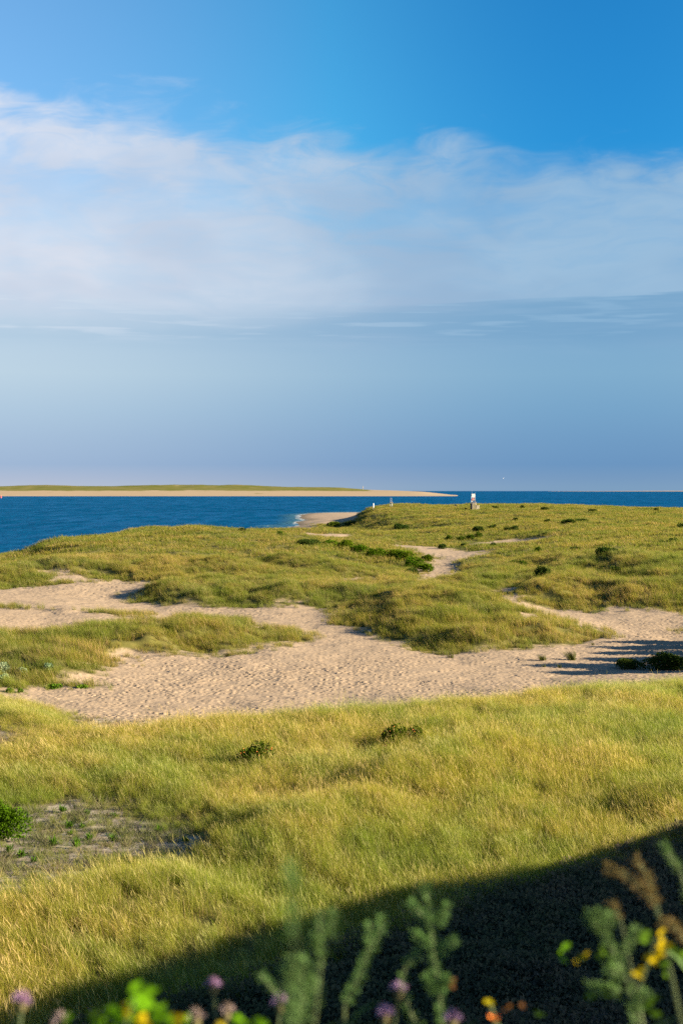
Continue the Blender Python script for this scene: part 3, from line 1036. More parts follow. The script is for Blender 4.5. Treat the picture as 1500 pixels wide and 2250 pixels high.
def scrub_patch():
    """dead brown stems on the poor ground of the bare patch"""
    def src(i):
        V, F, Cc = [], [], []
        for k in range(22):
            a = random.random() * 6.283; r = 0.16 * random.random()
            b = Vector((r * math.cos(a), r * math.sin(a), 0))
            d = Vector((math.cos(a) * random.uniform(0.2, 1), math.sin(a) * random.uniform(0.2, 1), random.uniform(0.3, 1))).normalized()
            L = random.uniform(0.12, 0.34)
            sd = d.cross(Vector((0.3, 1, 0.2))).normalized() * 0.008
            n = len(V)
            V += [tuple(b - sd), tuple(b + sd), tuple(b + d * L)]
            c = random.choice([(0.15, 0.12, 0.088), (0.22, 0.18, 0.13), (0.10, 0.078, 0.062), (0.12, 0.13, 0.04)])
            Cc += [c] * 3
            F.append((n, n + 1, n + 2))
        me = mesh_np('scrub', V, F)
        attr(me, 'col', 'FLOAT_COLOR', np.array([(*c, 1) for c in Cc], np.float32))
        me.materials.append(MAT_GRASS)
        return bpy.data.objects.new('scrub', me)
    x, y = scatter(30, 66, 17, -130, 700)
    g, s, b = cover(x, y)
    k = rng.uniform(0, 1, len(x)) < b * (0.35 + 0.65 * sstep(fbm(x * 0.8, y * 0.8, 150, 2), -0.15, 0.35))
    x, y = x[k], y[k]
    z = height(x, y) - 0.01
    n = len(x)
    kk = rng.uniform(0.6, 1.3, n)
    instancer('dry_scrub', np.stack([x, y, z], 1), np.stack([np.zeros(n), np.zeros(n), rng.uniform(0, 6.28, n)], 1),
              np.stack([kk, kk, kk], 1), rng.integers(0, 4, n), [src(i) for i in range(4)], 'dead brown scrub on the bare sandy patch')
    return


scrub_patch()

# ------------------------------------------------------------------ shrubs
MAT_SHRUB = leaf_material('shrub_leaf', (0.020, 0.035, 0.009), (0.040, 0.060, 0.013), 0.2, None, 1.5)
MAT_ROSE = leaf_material('rose_leaf', (0.0297, 0.0528, 0.0066), (0.0561, 0.0792, 0.00924), 0.25, None, 1.2)
MAT_BAY = leaf_material('bay_leaf', (0.0396, 0.0759, 0.00528), (0.0693, 0.1089, 0.0066), 0.3, None, 2.5)
MAT_GREYLEAF = leaf_material('grey_leaf', (0.16, 0.20, 0.14), (0.26, 0.29, 0.22), 0.2, None, 4.0)
MAT_GREEN = leaf_material('green_leaf', (0.045, 0.095, 0.010), (0.09, 0.14, 0.015), 0.3, None, 5.0)
MAT_TWIG = plain('twig', (0.07, 0.05, 0.035), 0.9)
MAT_HIP = plain('rose_hip', (0.34, 0.09, 0.015), 0.4)
MAT_PETAL = plain('rose_petal', (0.45, 0.10, 0.22), 0.6)


def foliage(w, dp, h, n, leaf, seed, lobes=7):
    """leaf clumps spread over uneven lobes; local origin at the foot"""
    rd = random.Random(seed)
    mb = MB(); cs = []
    for i in range(lobes):
        a = rd.random() * 6.283; r = math.sqrt(rd.random()) * 0.62
        x, y = r * math.cos(a) * w / 2, r * math.sin(a) * dp / 2
        hh = h * (1 - 0.45 * r * r) * rd.uniform(0.62, 1.0)
        cs.append((Vector((x, y, hh * 0.56)), Vector((w * rd.uniform(0.2, 0.32), dp * rd.uniform(0.2, 0.32), hh * 0.46))))
    for i in range(n):
        c, rr = rd.choice(cs)
        v = Vector((rd.gauss(0, 1), rd.gauss(0, 1), rd.gauss(0.35, 1))).normalized()
        k = rd.uniform(0.72, 1.08)
        p = c + Vector((v.x * rr.x, v.y * rr.y, v.z * rr.z)) * k
        if p.z < 0.02: p.z = rd.uniform(0.02, 0.15 * h)
        d = (v + Vector((rd.gauss(0, 0.6), rd.gauss(0, 0.6), rd.gauss(0.25, 0.6)))).normalized()
        L = leaf * rd.uniform(0.7, 1.35)
        s = d.cross(Vector((rd.gauss(0, 1), rd.gauss(0, 1), rd.gauss(0, 1)))).normalized() * L * 0.32
        b = len(mb.v)
        mb.v += [tuple(p), tuple(p + d * L * 0.5 + s), tuple(p + d * L), tuple(p + d * L * 0.5 - s)]
        mb.f.append((b, b + 1, b + 2, b + 3))
    return mb, cs


def stems(cs, r):
    mb = MB()
    for c, rr in cs:
        mb.tube([(c.x * 0.25, c.y * 0.25, -0.05), (c.x * 0.6, c.y * 0.6, c.z * 0.5), tuple(c)], [r, r * 0.7, r * 0.35], 5)
    return mb


def spot(px, py):
    """ground position of something whose visible foot is at a photo position, its lowest bit lost in the grass"""
    x, y, z = ground0(px, py)
    if y > 75: x, y, z = ground0(px, py + 0.22 * FPX / y)
    return x, y, float(height([x], [y])[0])


SHRUBS = [   # photo column, row of the visible foot, width and height in photo pixels, leaf kind, label
    (1164, 1106, 46, 7, 'd', 'long dark shrub on the skyline right of the lifeguard chair'),
    (1208, 1107, 30, 6, 'd', 'low dark shrub on the skyline next right of the long one'),
    (1254, 1105, 20, 6, 'd', 'rounded dark shrub farthest right of the three beside the skyline gap'),
    (1230, 1111, 30, 5, 'd', 'flat dark shrub just below the skyline shrubs'),
    (1195, 1122, 18, 6, 'd', 'dark shrub alone in the grass below the skyline shrubs'),
    (1086, 1116, 15, 5, 'd', 'small dark shrub just right of the lifeguard chair'),
    (1067, 1118, 12, 4, 'd', 'smallest green shrub nearest the lifeguard chair'),
    (1147, 1116, 10, 5, 'd', 'tiny dark shrub below the long skyline shrub'),
    (1301, 1109, 14, 5, 'd', 'small dark shrub on the right skyline before the blue sea'),
    (1314, 1108, 9, 4, 'd', 'tiny skyline shrub touching a small dark one'),
    (1373, 1110, 22, 4, 'd', 'flat dark strip of shrub on the far right skyline'),
    (1406, 1112, 15, 4, 'd', 'low dark shrub farthest right on the skyline'),
    (1301, 1126, 18, 6, 'd', 'soft green shrub in open grass below the right skyline'),
    (1440, 1123, 11, 5, 'd', 'upper of two tiny dark shrubs at the right'),
    (1438, 1129, 9, 4, 'd', 'lower of two tiny dark shrubs at the right'),
    (1246, 1152, 30, 7, 'd', 'wide soft dark shrub in the hollow of the right plateau'),
    (1278, 1146, 32, 5, 'd', 'long low shrub just behind the hollow of the right plateau'),
    (1494, 1157, 22, 10, 'd', 'dark shrub cut by the right edge of the photo on the plateau'),
    (1132, 1143, 11, 4, 'd', 'tiny dark shrub in the open grass of the middle plateau'),
    (1202, 1146, 15, 4, 'd', 'small flat shrub on the middle plateau left of the hollow'),
    (1050, 1165, 28, 9, 'd', 'broad green shrub below the lifeguard chair'),
    (1082, 1160, 15, 6, 'd', 'small green shrub right of the broad one below the chair'),
    (1130, 1164, 20, 8, 'd', 'dark round shrub, right one of a close pair'),
    (1112, 1167, 15, 6, 'd', 'green low shrub, left one of a close pair'),
    (1197, 1175, 13, 4, 'd', 'tiny shrub just above the thin bank of sand'),
    (970, 1204, 20, 7, 'd', 'dark shrub at the head of the sandy path'),
    (1020, 1199, 16, 5, 'd', 'small green shrub in grass above the sandy path'),
    (1082, 1201, 13, 5, 'd', 'small dark shrub standing on the pale sand strip'),
    (1265, 1206, 34, 9, 'd', 'long ragged shrub on the right slope'),
    (1182, 1209, 13, 7, 'b', 'pale green shrub between the sand strip and ragged shrub'),
    (1137, 1242, 38, 10, 'b', 'low green shrub with a dark top right of the sandy path'),
    (1220, 1238, 28, 10, 'd', 'dome shaped dark shrub on the slope'),
    (1335, 1231, 56, 18, 'd', 'largest dark shrub on the right slope'),
    (1351, 1253, 26, 11, 'd', 'dark shrub just below the largest one on the right slope'),
    (1192, 1270, 34, 22, 'd', 'ragged upright dark shrub beside the narrow sand track'),
    (1374, 1206, 20, 6, 'b', 'faint green shrub above the largest dark shrub'),
    (1478, 1190, 22, 6, 'd', 'dark low shrub at the right below the dry reed patch'),
    (1450, 1192, 16, 4, 'd', 'flat green shrub left of the one below the dry reed patch'),
    (985, 1184, 15, 6, 'b', 'leftmost green shrub of the row above the sand'),
    (1012, 1184, 24, 7, 'b', 'second green shrub of the row above the sand'),
    (1034, 1184, 18, 8, 'b', 'third green shrub of the row above the sand'),
    (1050, 1181, 18, 11, 'b', 'tallest and rightmost green shrub of the row above the sand'),
    (774, 1156, 36, 8, 'd', 'dark shrub at the foot of the shaded bank by the spit'),
    (732, 1156, 28, 7, 'b', 'green shrub on the grass edge before the sandy spit'),
    (616, 1176, 14, 5, 'b', 'tiny green shrub alone on the headland crest'),
    (533, 1166, 18, 4, 'd', 'flat dark shrub on the headland skyline by the water'),
    (485, 1163, 12, 4, 'd', 'smallest shrub on the headland skyline'),
    (674, 1198, 54, 10, 'd', 'long dark shrub alone left of the green thicket'),
    (880, 1163, 34, 12, 'd', 'dark shrub under the plateau bank'),
    (725, 1195, 42, 11, 'g', 'bush at the upper left end of the green thicket'),
    (758, 1203, 42, 15, 'g', 'second bush from the upper left of the green thicket'),
    (792, 1211, 46, 16, 'g', 'third bush from the upper left of the green thicket'),
    (830, 1220, 52, 20, 'g', 'widest bush in the middle of the green thicket'),
    (868, 1224, 44, 18, 'g', 'bush right of the widest in the green thicket'),
    (888, 1234, 46, 18, 'g', 'lower bush in the right half of the green thicket'),
    (912, 1241, 42, 19, 'g', 'bush above the lowest end of the green thicket'),
    (932, 1251, 42, 19, 'g', 'bush at the lower right end of the green thicket by the path'),
    (941, 1232, 30, 14, 'g', 'bush jutting over the sandy path from the green thicket'),
    (903, 1257, 40, 13, 'd', 'dark round bush just below the green thicket'),
    (1462, 1466, 104, 30, 'd', 'large dark bush in the long shadows on the sand'),
    (1385, 1462, 62, 12, 'd', 'low dark bush left of the large one in the sand shadows'),
]
for i, (px, py, wpx, hpx, kind, label) in enumerate(SHRUBS):
    x, y, z = spot(px, py)
    k = y / FPX
    w = wpx * k
    h = hpx * k * 1.0 + (0.34 if y > 75 else 0.1)
    leaf = max(0.09, min(0.03 + 0.0007 * y, h * 0.35))
    mat = {'d': MAT_SHRUB, 'b': MAT_ROSE, 'g': MAT_BAY}[kind]
    mb, cs = foliage(w, w * (0.8 if hpx > 12 else 1.2), h, (7000 if wpx > 80 else 2600 if wpx > 48 else 1600) if wpx > 25 else 500, leaf, 100 + i, 9 if wpx > 30 else 6)
    o = mb.build('shrub', mat, None, (x, y, z - 0.05))
    tag(o, label, 'shrub', 'green shrubs scattered over the dunes')
    if wpx > 38:
        stems(cs, 0.03).build('stem', MAT_TWIG, o)

# near bushes with parts
def bush(name, px, py, wpx, hpx, mat, leaf, n, label, group, seed, hips=0, petals=0, sink=0.0):
    x, y, z = spot(px, py)
    k = y / FPX
    w, h = wpx * k, hpx * k + sink * 8
    t = tag(empty(name, (x, y, z - sink)), label, 'bush', group)
    mb, cs = foliage(w, w * 0.9, h + sink, n, leaf, seed, 12)
    mb.build('foliage', mat, t)
    stems(cs, 0.018).build('stem', MAT_TWIG, t)
    rd = random.Random(seed + 5)
    hm = MB(); hm.ball((0, 0, 0), 0.02, 7, 5); hme = hm.mesh('rose_hip', True); hme.materials.append(MAT_HIP)
    for i in range(hips):
        c, rr = rd.choice(cs)
        v = Vector((rd.gauss(0, 0.7), -abs(rd.gauss(0, 0.5)), rd.uniform(0.55, 1.1))).normalized()
        obj('rose_hip', hme, None, t, c + Vector((v.x * rr.x, v.y * rr.y, v.z * rr.z)) * 1.06)
    pm = MB()
    for a in range(5): pm.leaf((0, 0, 0), (math.cos(a * 1.257), -0.4, math.sin(a * 1.257)), 0.07, 0.06)
    pme = pm.mesh('flower'); pme.materials.append(MAT_PETAL)
    for i in range(petals):
        obj('flower', pme, None, t, (-w * 0.52 + 0.1 * i, -w * 0.3, h * 0.18))
    return t


bush('bayberry_bush', -4, 1850, 122, 94, MAT_BAY, 0.062, 6500, 'bright green dense bush at the left edge beside the bare patch', None, 501)
bush('rose_bush', 562, 1690, 72, 40, MAT_ROSE, 0.07, 3000, 'rose bush dotted with red and orange hips in the near grass', None, 502, 22, sink=0.05)
bush('rose_bush', 868, 1645, 54, 32, MAT_ROSE, 0.07, 2200, 'larger left bush of the yellowish pair in the near grass', 'pair of rose bushes', 503, 8, 2, sink=0.05)
bush('rose_bush', 912, 1643, 36, 26, MAT_ROSE, 0.07, 1500, 'smaller right bush of the yellowish pair in the near grass', 'pair of rose bushes', 504, 5, sink=0.05)

# seaside plants on the bare patch: a rosette of strap leaves each
ROSETTES = [
    (118, 1864, 30, 26, 'biggest leafy plant on the bare patch, right of the bright bush'),
    (168, 1866, 18, 28, 'upright yellow green plant on the bare patch next to the biggest one'),
    (153, 1822, 32, 18, 'wide low leafy plant in the middle of the bare patch'),
    (181, 1824, 14, 12, 'small dark leafy plant touching the wide low one'),
    (154, 1838, 15, 13, 'small round plant below the wide low one'),
    (138, 1788, 26, 18, 'light green plant at the back edge of the bare patch'),
    (193, 1794, 20, 14, 'dark green plant at the back of the bare patch'),
    (196, 1850, 22, 18, 'leafy plant between the biggest one and the spreading one'),
    (248, 1852, 28, 18, 'spreading plant at the right of the bare patch'),
    (250, 1800, 22, 13, 'leafy plant against the grass at the back right of the bare patch'),
    (22, 1878, 22, 22, 'plant with reddish lower leaves at the left front of the bare patch'),
    (48, 1888, 30, 22, 'broad plant at the front of the bare patch below the bush'),
    (76, 1898, 14, 12, 'tiny plant farthest forward on the bare patch'),
    (350, 1832, 20, 18, 'leafy plant in brown scrub right of the bare patch'),
    (408, 1854, 14, 12, 'yellowish small plant at the far right of the bare patch'),
]
for i, (px, py, wpx, hpx, label) in enumerate(ROSETTES):
    x, y, z = spot(px, py)
    k = y / FPX
    mb = MB(); rd = random.Random(900 + i)
    n = int(26 + wpx)
    for j in range(n):
        a = rd.random() * 6.283
        e = rd.uniform(0.15, 1.35)
        L = rd.uniform(0.6, 1.1)
        mb.leaf((rd.gauss(0, 0.03), rd.gauss(0, 0.03), 0.02), (math.cos(a) * math.cos(e) * wpx, math.sin(a) * math.cos(e) * wpx, math.sin(e) * hpx * 1.6),
                math.hypot(wpx * 0.5 * math.cos(e), hpx * 0.95 * math.sin(e)) * k * L + 0.04, 0.035, droop=0.12)
    tag(mb.build('leafy_plant', MAT_GREEN, None, (x, y, z)), label, 'plant', 'leafy plants on the bare patch')

# grass tufts standing on the sand at the right and grey foliage by the left mound
def lone_tuft(name, px, py, wpx, hpx, mat, label, group, n=60, cat='grass tuft', wide=0.02):
    x, y, z = spot(px, py)
    k = y / FPX
    mb = MB(); rd = random.Random(int(px * 7 + py))
    for j in range(n):
        a = rd.random() * 6.283; r = wpx * 0.3 * k * math.sqrt(rd.random())
        b = Vector((r * math.cos(a), r * math.sin(a), -0.03))
        d = Vector((math.cos(a) * 0.35 - 0.25, math.sin(a) * 0.35, 1)).normalized()
        L = hpx * k * rd.uniform(0.6, 1.1)
        m = b + d * L * 0.6; tip = b + d * L + Vector((-0.2, 0, -0.05)) * L
        s = Vector((math.cos(a + 1.5), math.sin(a + 1.5), 0)) * wide * 0.5
        q = len(mb.v)
        mb.v += [tuple(b - s), tuple(b + s), tuple(m + s * 0.8), tuple(m - s * 0.8), tuple(tip)]
        mb.f += [(q, q + 1, q + 2, q + 3), (q + 3, q + 2, q + 4)]
    return tag(mb.build(name, mat, None, (x, y, z)), label, cat, group)


MAT_TUFT = leaf_material('tuft_blade', (0.0396, 0.0495, 0.00792), (0.0792, 0.066, 0.0198), 0.35, None, 2.0)
G_T = 'grass tufts standing alone on the sand'
lone_tuft('grass_tuft', 1255, 1442, 32, 28, MAT_TUFT, 'largest lone grass tuft on the sand near the long shadows', G_T, 110)
lone_tuft('grass_tuft', 1192, 1444, 24, 17, MAT_TUFT, 'grass tuft on the sand left of the largest lone one', G_T, 80)
lone_tuft('grass_tuft', 1230, 1459, 10, 12, MAT_TUFT, 'small dark tuft in the sand shadow below the largest', G_T, 30)
lone_tuft('grass_tuft', 1195, 1458, 10, 11, MAT_TUFT, 'small tuft in the sand shadow farther left', G_T, 30)
lone_tuft('grass_tuft', 1107, 1415, 12, 10, MAT_TUFT, 'small yellow green tuft at the foot of the middle mound', G_T, 30)
lone_tuft('grass_tuft', 1303, 1410, 12, 10, MAT_TUFT, 'tuft at the right toe of the middle mound', G_T, 30)
lone_tuft('grass_tuft', 990, 1436, 24, 14, MAT_TUFT, 'ragged tuft on sand before the middle mound', G_T, 60)
lone_tuft('grass_tuft', 500, 1432, 22, 12, MAT_TUFT, 'tuft on sand under the left mound', G_T, 50)
G_D = 'grey leaved plants under the left mound'
for px, py, w, h, lab in ((8, 1486, 34, 24, 'tall silvery grey plant at the left edge under the mound'), (46, 1478, 26, 16, 'silvery plant with pale heads right of the tall one'),
                          (106, 1486, 18, 14, 'small whitish plant farthest right under the left mound'), (10, 1500, 22, 14, 'low grey plant at the left edge nearest the sand')):
    x, y, z = spot(px, py); k = y / FPX
    mb, cs = foliage(w * k, w * k, h * k, 900, 0.09, int(px) + 77)
    tag(mb.build('silvery_plant', MAT_GREYLEAF, None, (x, y, z)), lab, 'plant', G_D)
# flat green plants creeping over the sand edge at the left
for px, py, w, lab in ((22, 1520, 14, 'small green creeping plant on sand at the left edge'), (45, 1521, 10, 'smaller creeping plant right of the left one'),
                       (180, 1513, 22, 'green creeping plant at the tip of the left mound'), (118, 1512, 34, 'long flat creeping plant along the mound foot')):
    x, y, z = spot(px, py); k = y / FPX
    mb, cs = foliage(w * k, w * k * 1.2, 0.16, 500, 0.09, int(px) + 177)
    tag(mb.build('creeping_plant', MAT_GREEN, None, (x, y, z)), lab, 'plant', 'creeping plants at the sand edge')

# tall bushes on the dune right of the picture that throw the long shadows over the sand
for i, (x, y, h) in enumerate(((21.6, 76.4, 3.0), (22.6, 79.4, 3.5), (23.0, 82.6, 2.5), (26, 78, 3.6), (27.5, 82, 3.4), (23.4, 85.6, 2.6), (24.8, 88.2, 2.7), (27, 90.5, 3.0))):
    z = float(height([x], [y])[0])
    mb, cs = foliage(3.4, 2.6, h, 5200, 0.17, 700 + i, 12)
    o = tag(mb.build('shrub', MAT_SHRUB, None, (x, y, z - 0.05)), ('nearest', 'second', 'lowest', 'tall outer', 'second outer', 'sixth', 'seventh', 'farthest')[i] + ' dark bush on the dune right of the sand', 'shrub', 'bushes throwing long shadows on the sand')
    stems(cs, 0.05).build('stem', MAT_TWIG, o)

# ------------------------------------------------------------------ lifeguard chair and other small structures
MAT_WOOD = plain('weathered_wood', (0.24, 0.20, 0.165), 0.85, 0.25, 3.0)
MAT_CREAM = plain('cream_board', (0.42, 0.37, 0.27), 0.7)
MAT_WHITE = plain('white_paint', (0.43, 0.45, 0.47), 0.5, 0.06)
MAT_DARK = plain('dark_board', (0.022, 0.022, 0.026), 0.7)
MAT_RED = plain('faded_red', (0.42, 0.07, 0.06), 0.6)
MAT_STEEL = plain('grey_pole', (0.20, 0.23, 0.27), 0.5)


def lifeguard_chair():
    x, y, z = ground0(1040, 1120.5)
    z = float(height([x], [y])[0])
    k = y / FPX
    t = tag(empty('lifeguard_chair', (x, y, z), 0.12), 'tall weathered wooden lifeguard chair with a white board on the plateau', 'lifeguard chair')
    for sx, sy in ((-1, -1), (1, -1), (-1, 1), (1, 1)):
        m = MB(); m.bar((sx * 0.55, sy * 0.75, -0.1), (sx * 0.42, sy * 0.45, 2.05), 0.11, 0.09); m.build('leg', MAT_WOOD, t)
    m = MB(); m.box((0, 0, 2.08), (1.05, 1.1, 0.08)); m.build('seat', MAT_WOOD, t)
    for i in range(5):
        zz = 0.25 + i * 0.36
        f = 1 - zz / 2.05 * 0.3
        m = MB(); m.box((0, -0.78 * f, zz), (1.12 * (1 - zz * 0.09), 0.05, 0.17)); m.build('rung', MAT_WOOD, t)
    for sx in (-1, 1):
        m = MB(); m.bar((sx * 0.5, -0.6, 0.4), (sx * 0.45, 0.55, 1.7), 0.05, 0.10); m.build('brace', MAT_WOOD, t)
        m = MB(); m.bar((sx * 0.47, -0.45, 2.55), (sx * 0.47, 0.42, 2.55), 0.09, 0.05); m.build('armrest', MAT_WOOD, t)
        m = MB(); m.bar((sx * 0.45, 0.42, 2.1), (sx * 0.47, 0.55, 4.15), 0.07, 0.07); m.build('upright', MAT_WHITE, t)
    m = MB(); m.box((0.02, 0.46, 3.7), (0.86, 0.05, 0.95), Euler((0.06, 0, 0)).to_matrix()); m.build('backboard', MAT_WHITE, t)
    for i in range(3):
        m = MB(); m.box((0.02, 0.42, 2.5 + i * 0.18), (0.84, 0.04, 0.13)); m.build('back_slat', MAT_WOOD, t)
    m = MB(); m.bar((0.48, 0.5, 2.2), (0.52, 0.5, 4.6), 0.03, 0.03); m.build('flag_staff', MAT_STEEL, t)
    m = MB(); m.tube([(-0.28, -0.1, 2.75), (-0.22, -0.1, 3.0), (0.1, -0.1, 3.2)], [0.10, 0.13, 0.05], 8); o = m.build('rescue_float', MAT_RED, None, (x, y, z))
    tag(o, 'small faded red rescue float on the lifeguard chair seat', 'rescue float')
    m = MB(); m.box((0, 0, 0.62), (0.78, 0.7, 1.30)); m.box((0, 0, 1.30), (0.84, 0.76, 0.06))
    for i in range(4): m.box((-0.27 + i * 0.18, -0.36, 0.62), (0.15, 0.03, 1.2))
    xx = x + 8.6 * k
    tag(m.build('storage_box', MAT_CREAM, None, (xx, y - 0.3, float(height([xx], [y - 0.3])[0]))), 'cream wooden storage box against the right of the lifeguard chair', 'box')
    # notice stand with a mast at the left of the chair
    xx = x - 5.3 * k; yy = y - 0.4
    s = tag(empty('notice_stand', (xx, yy, float(height([xx], [yy])[0]))), 'dark notice stand with white plates and a thin mast beside the lifeguard chair', 'notice stand')
    m = MB(); m.box((-0.02, 0, 0.95), (0.52, 0.12, 1.95)); m.build('board', MAT_DARK, s)
    for dx, zz, w_, h_ in ((0.10, 2.25, 0.36, 0.5), (-0.02, 2.0, 0.34, 0.26), (0.22, 1.55, 0.26, 0.30), (0.24, 0.75, 0.22, 0.42)):
        m = MB(); m.box((dx, -0.09, zz), (w_, 0.03, h_)); m.build('plate', MAT_WHITE, s)
    m = MB(); m.box((0.12, -0.09, 2.75), (0.26, 0.03, 0.34)); m.build('plate', MAT_RED, s)['label'] = 'pinkish red top plate'
    m = MB(); m.tube([(0.06, 0.05, 0), (0.1, 0.05, 5.2)], [0.035, 0.02], 6); m.build('mast', MAT_STEEL, s)


lifeguard_chair()


def placed(name, px, py, label, cat):
    x, y, z = ground0(px, py)
    z = float(height([x], [y])[0])
    return tag(empty(name, (x, y, z)), label, cat)


t = placed('marker_post', 820, 1121, 'white marker post at the edge of the plateau above the spit', 'post')
m = MB(); m.tube([(0, 0, -0.1), (0, 0, 1.5), (0, 0, 1.75)], [0.19, 0.19, 0.06], 10); m.build('post', MAT_WHITE, t)
m = MB(); m.box((0, -0.18, 0.35), (0.36, 0.05, 0.5)); m.build('base_plate', MAT_CREAM, t)
t = placed('wooden_stand', 859, 1114, 'small wooden stand with two uprights behind the white marker post', 'stand')
for sx in (-1, 1):
    m = MB(); m.bar((sx * 0.22, 0, -0.1), (sx * 0.18, 0, 2.7), 0.10, 0.08); m.build('upright', MAT_WHITE, t)
    m = MB(); m.bar((sx * 0.35, -0.5, -0.1), (sx * 0.28, 0, 1.2), 0.10, 0.08); m.build('leg', MAT_WHITE, t)
m = MB(); m.box((0.1, -0.2, 1.2), (0.95, 0.6, 0.3)); m.build('seat', MAT_WOOD, t)
t = placed('small_sign', 1001, 1117, 'small dark sign on a leaning post left of the lifeguard chair', 'sign')
m = MB(); m.bar((0.12, 0, -0.1), (0.05, 0, 0.9), 0.06, 0.06); m.build('post', MAT_WOOD, t)
m = MB(); m.box((-0.08, -0.05, 0.85), (0.62, 0.04, 0.34), Euler((0, 0.35, 0)).to_matrix()); m.build('panel', MAT_DARK, t)
x, y, z = spot(1023, 1119)
mb, cs = foliage(0.9, 0.8, 0.75, 120, 0.16, 901)
tag(mb.build('shrub', MAT_SHRUB, None, (x, y, z)), 'tiny dark shrub between the small sign and the lifeguard chair', 'shrub', 'green shrubs scattered over the dunes')
# far pole, buoy, gull
d = 1990.0
t = tag(empty('pole', ((797 - 750) / FPX * d, d, 6.0)), 'thin lone pole on the dunes of the far barrier beach', 'pole')
m = MB(); m.tube([(0, 0, 0), (0, 0, 7.5)], [0.45, 0.3], 6); m.build('shaft', MAT_WOOD, t)
d = 1560.0
t = tag(empty('buoy', ((3 - 750) / FPX * d, d, 0)), 'red channel buoy on the water at the far left', 'buoy')
m = MB(); m.tube([(0, 0, -0.6), (0, 0, 0.6), (0, 0, 0.9)], [0.95, 0.95, 0.5], 10); m.build('hull', MAT_RED, t)
m = MB(); m.tube([(0, 0, 0.9), (0, 0, 2.4), (0, 0, 3.0)], [0.55, 0.45, 0.05], 8); m.build('tower', MAT_RED, t)
d = 620.0
t = tag(empty('gull', ((1105 - 750) / FPX * d, d, CAM_Z + (EYE - 1051) / FPX * d), 0.6), 'small white gull gliding over the far water', 'bird')
m = MB(); m.tube([(-0.26, 0, 0), (-0.12, 0, 0.02), (0.08, 0, 0.02), (0.22, 0, 0), (0.3, 0, -0.01)], [0.02, 0.07, 0.075, 0.05, 0.015], 8); m.build('body', MAT_WHITE, t, None, True)
for sy in (-1, 1):
    m = MB()
    m.v = [(0.09, 0, 0.03), (-0.07, 0, 0.03), (0.10, sy * 0.28, 0.16), (-0.05, sy * 0.28, 0.16), (-0.06, sy * 0.62, 0.10), (0.09, 0, 0.05), (-0.07, 0, 0.05), (0.10, sy * 0.28, 0.18), (-0.05, sy * 0.28, 0.18)]
    m.f = [(0, 1, 3, 2), (2, 3, 4), (5, 7, 8, 6), (7, 4, 8), (0, 2, 7, 5), (1, 6, 8, 3), (2, 4, 7), (3, 8, 4)]
    m.build('wing', MAT_WHITE, t)

# ------------------------------------------------------------------ plants on the brow of the bluff, close to the camera and out of focus
MAT_STEM = plain('plant_stem', (0.06, 0.085, 0.035), 0.7)
MAT_SOFT = leaf_material('soft_grey_green', (0.075, 0.135, 0.05), (0.14, 0.20, 0.085), 0.25, None, 30.0)
MAT_FLORET = leaf_material('purple_floret', (0.42, 0.20, 0.50), (0.52, 0.28, 0.58), 0.3, None, 60.0)
MAT_PALEFLORET = leaf_material('faded_floret', (0.36, 0.21, 0.30), (0.42, 0.29, 0.34), 0.3, None, 60.0)
MAT_INVOL = plain('bract', (0.09, 0.08, 0.035), 0.8)
MAT_LIME = leaf_material('lime_leaf', (0.085, 0.20, 0.006), (0.12, 0.22, 0.01), 0.4, None, 10.0)
MAT_YELLOW = leaf_material('yellow_leaf', (0.36, 0.24, 0.006), (0.40, 0.29, 0.01), 0.35, None, 10.0)
MAT_ORANGE = plain('orange_petal', (0.60, 0.16, 0.008), 0.6)
MAT_BROWN = leaf_material('dry_plume', (0.15, 0.10, 0.05), (0.20, 0.14, 0.07), 0.3, None, 30.0)
MAT_RUST = leaf_material('rust_leaf', (0.10, 0.035, 0.018), (0.12, 0.05, 0.022), 0.3, None, 20.0)


def fpt(px, py, d):
    return Vector(((px - 750) / FPX * d, d, CAM_Z - (py - EYE) / FPX * d))


def gz(x, y): return float(base_z(np.array([x]), np.array([y]))[0])


_floret = MB()
_rd = random.Random(3)
for i in range(80):
    a = _rd.random() * 6.283; e = _rd.uniform(-0.1, 1.5)
    dr = Vector((math.cos(a) * math.cos(e), math.sin(a) * math.cos(e), math.sin(e)))
    _floret.leaf(dr * 0.003, dr, _rd.uniform(0.011, 0.015), 0.0035, up=(0.2, 0.9, 0.3))
ME_FLORET = _floret.mesh('flower_head')
_inv = MB(); _inv.ball((0, 0, -0.007), 0.0075, 9, 7, (1, 1, 1.25))
for i in range(28):
    a = i * 2.4; zz = -0.014 + 0.0005 * i
    _inv.leaf((math.cos(a) * 0.006, math.sin(a) * 0.006, zz), (math.cos(a) * 0.5, math.sin(a) * 0.5, 1), 0.006, 0.004)
ME_INVOL = _inv.mesh('involucre', True); ME_INVOL.materials.append(MAT_INVOL)
_lf = MB(); _lf.leaf((0, 0, 0), (1, 0, 0.25), 0.075, 0.011, droop=0.1)
ME_NARROW = _lf.mesh('leaf'); ME_NARROW.materials.append(MAT_SOFT)
_lf = MB(); _lf.leaf((0, 0, 0), (1, 0, 0.1), 0.05, 0.026, droop=0.1)
ME_OVAL = _lf.mesh('leaf')


def head_mesh(mat):
    me = ME_FLORET.copy(); me.materials.append(mat); return me


HEAD_PURPLE, HEAD_PALE = head_mesh(MAT_FLORET), head_mesh(MAT_PALEFLORET)


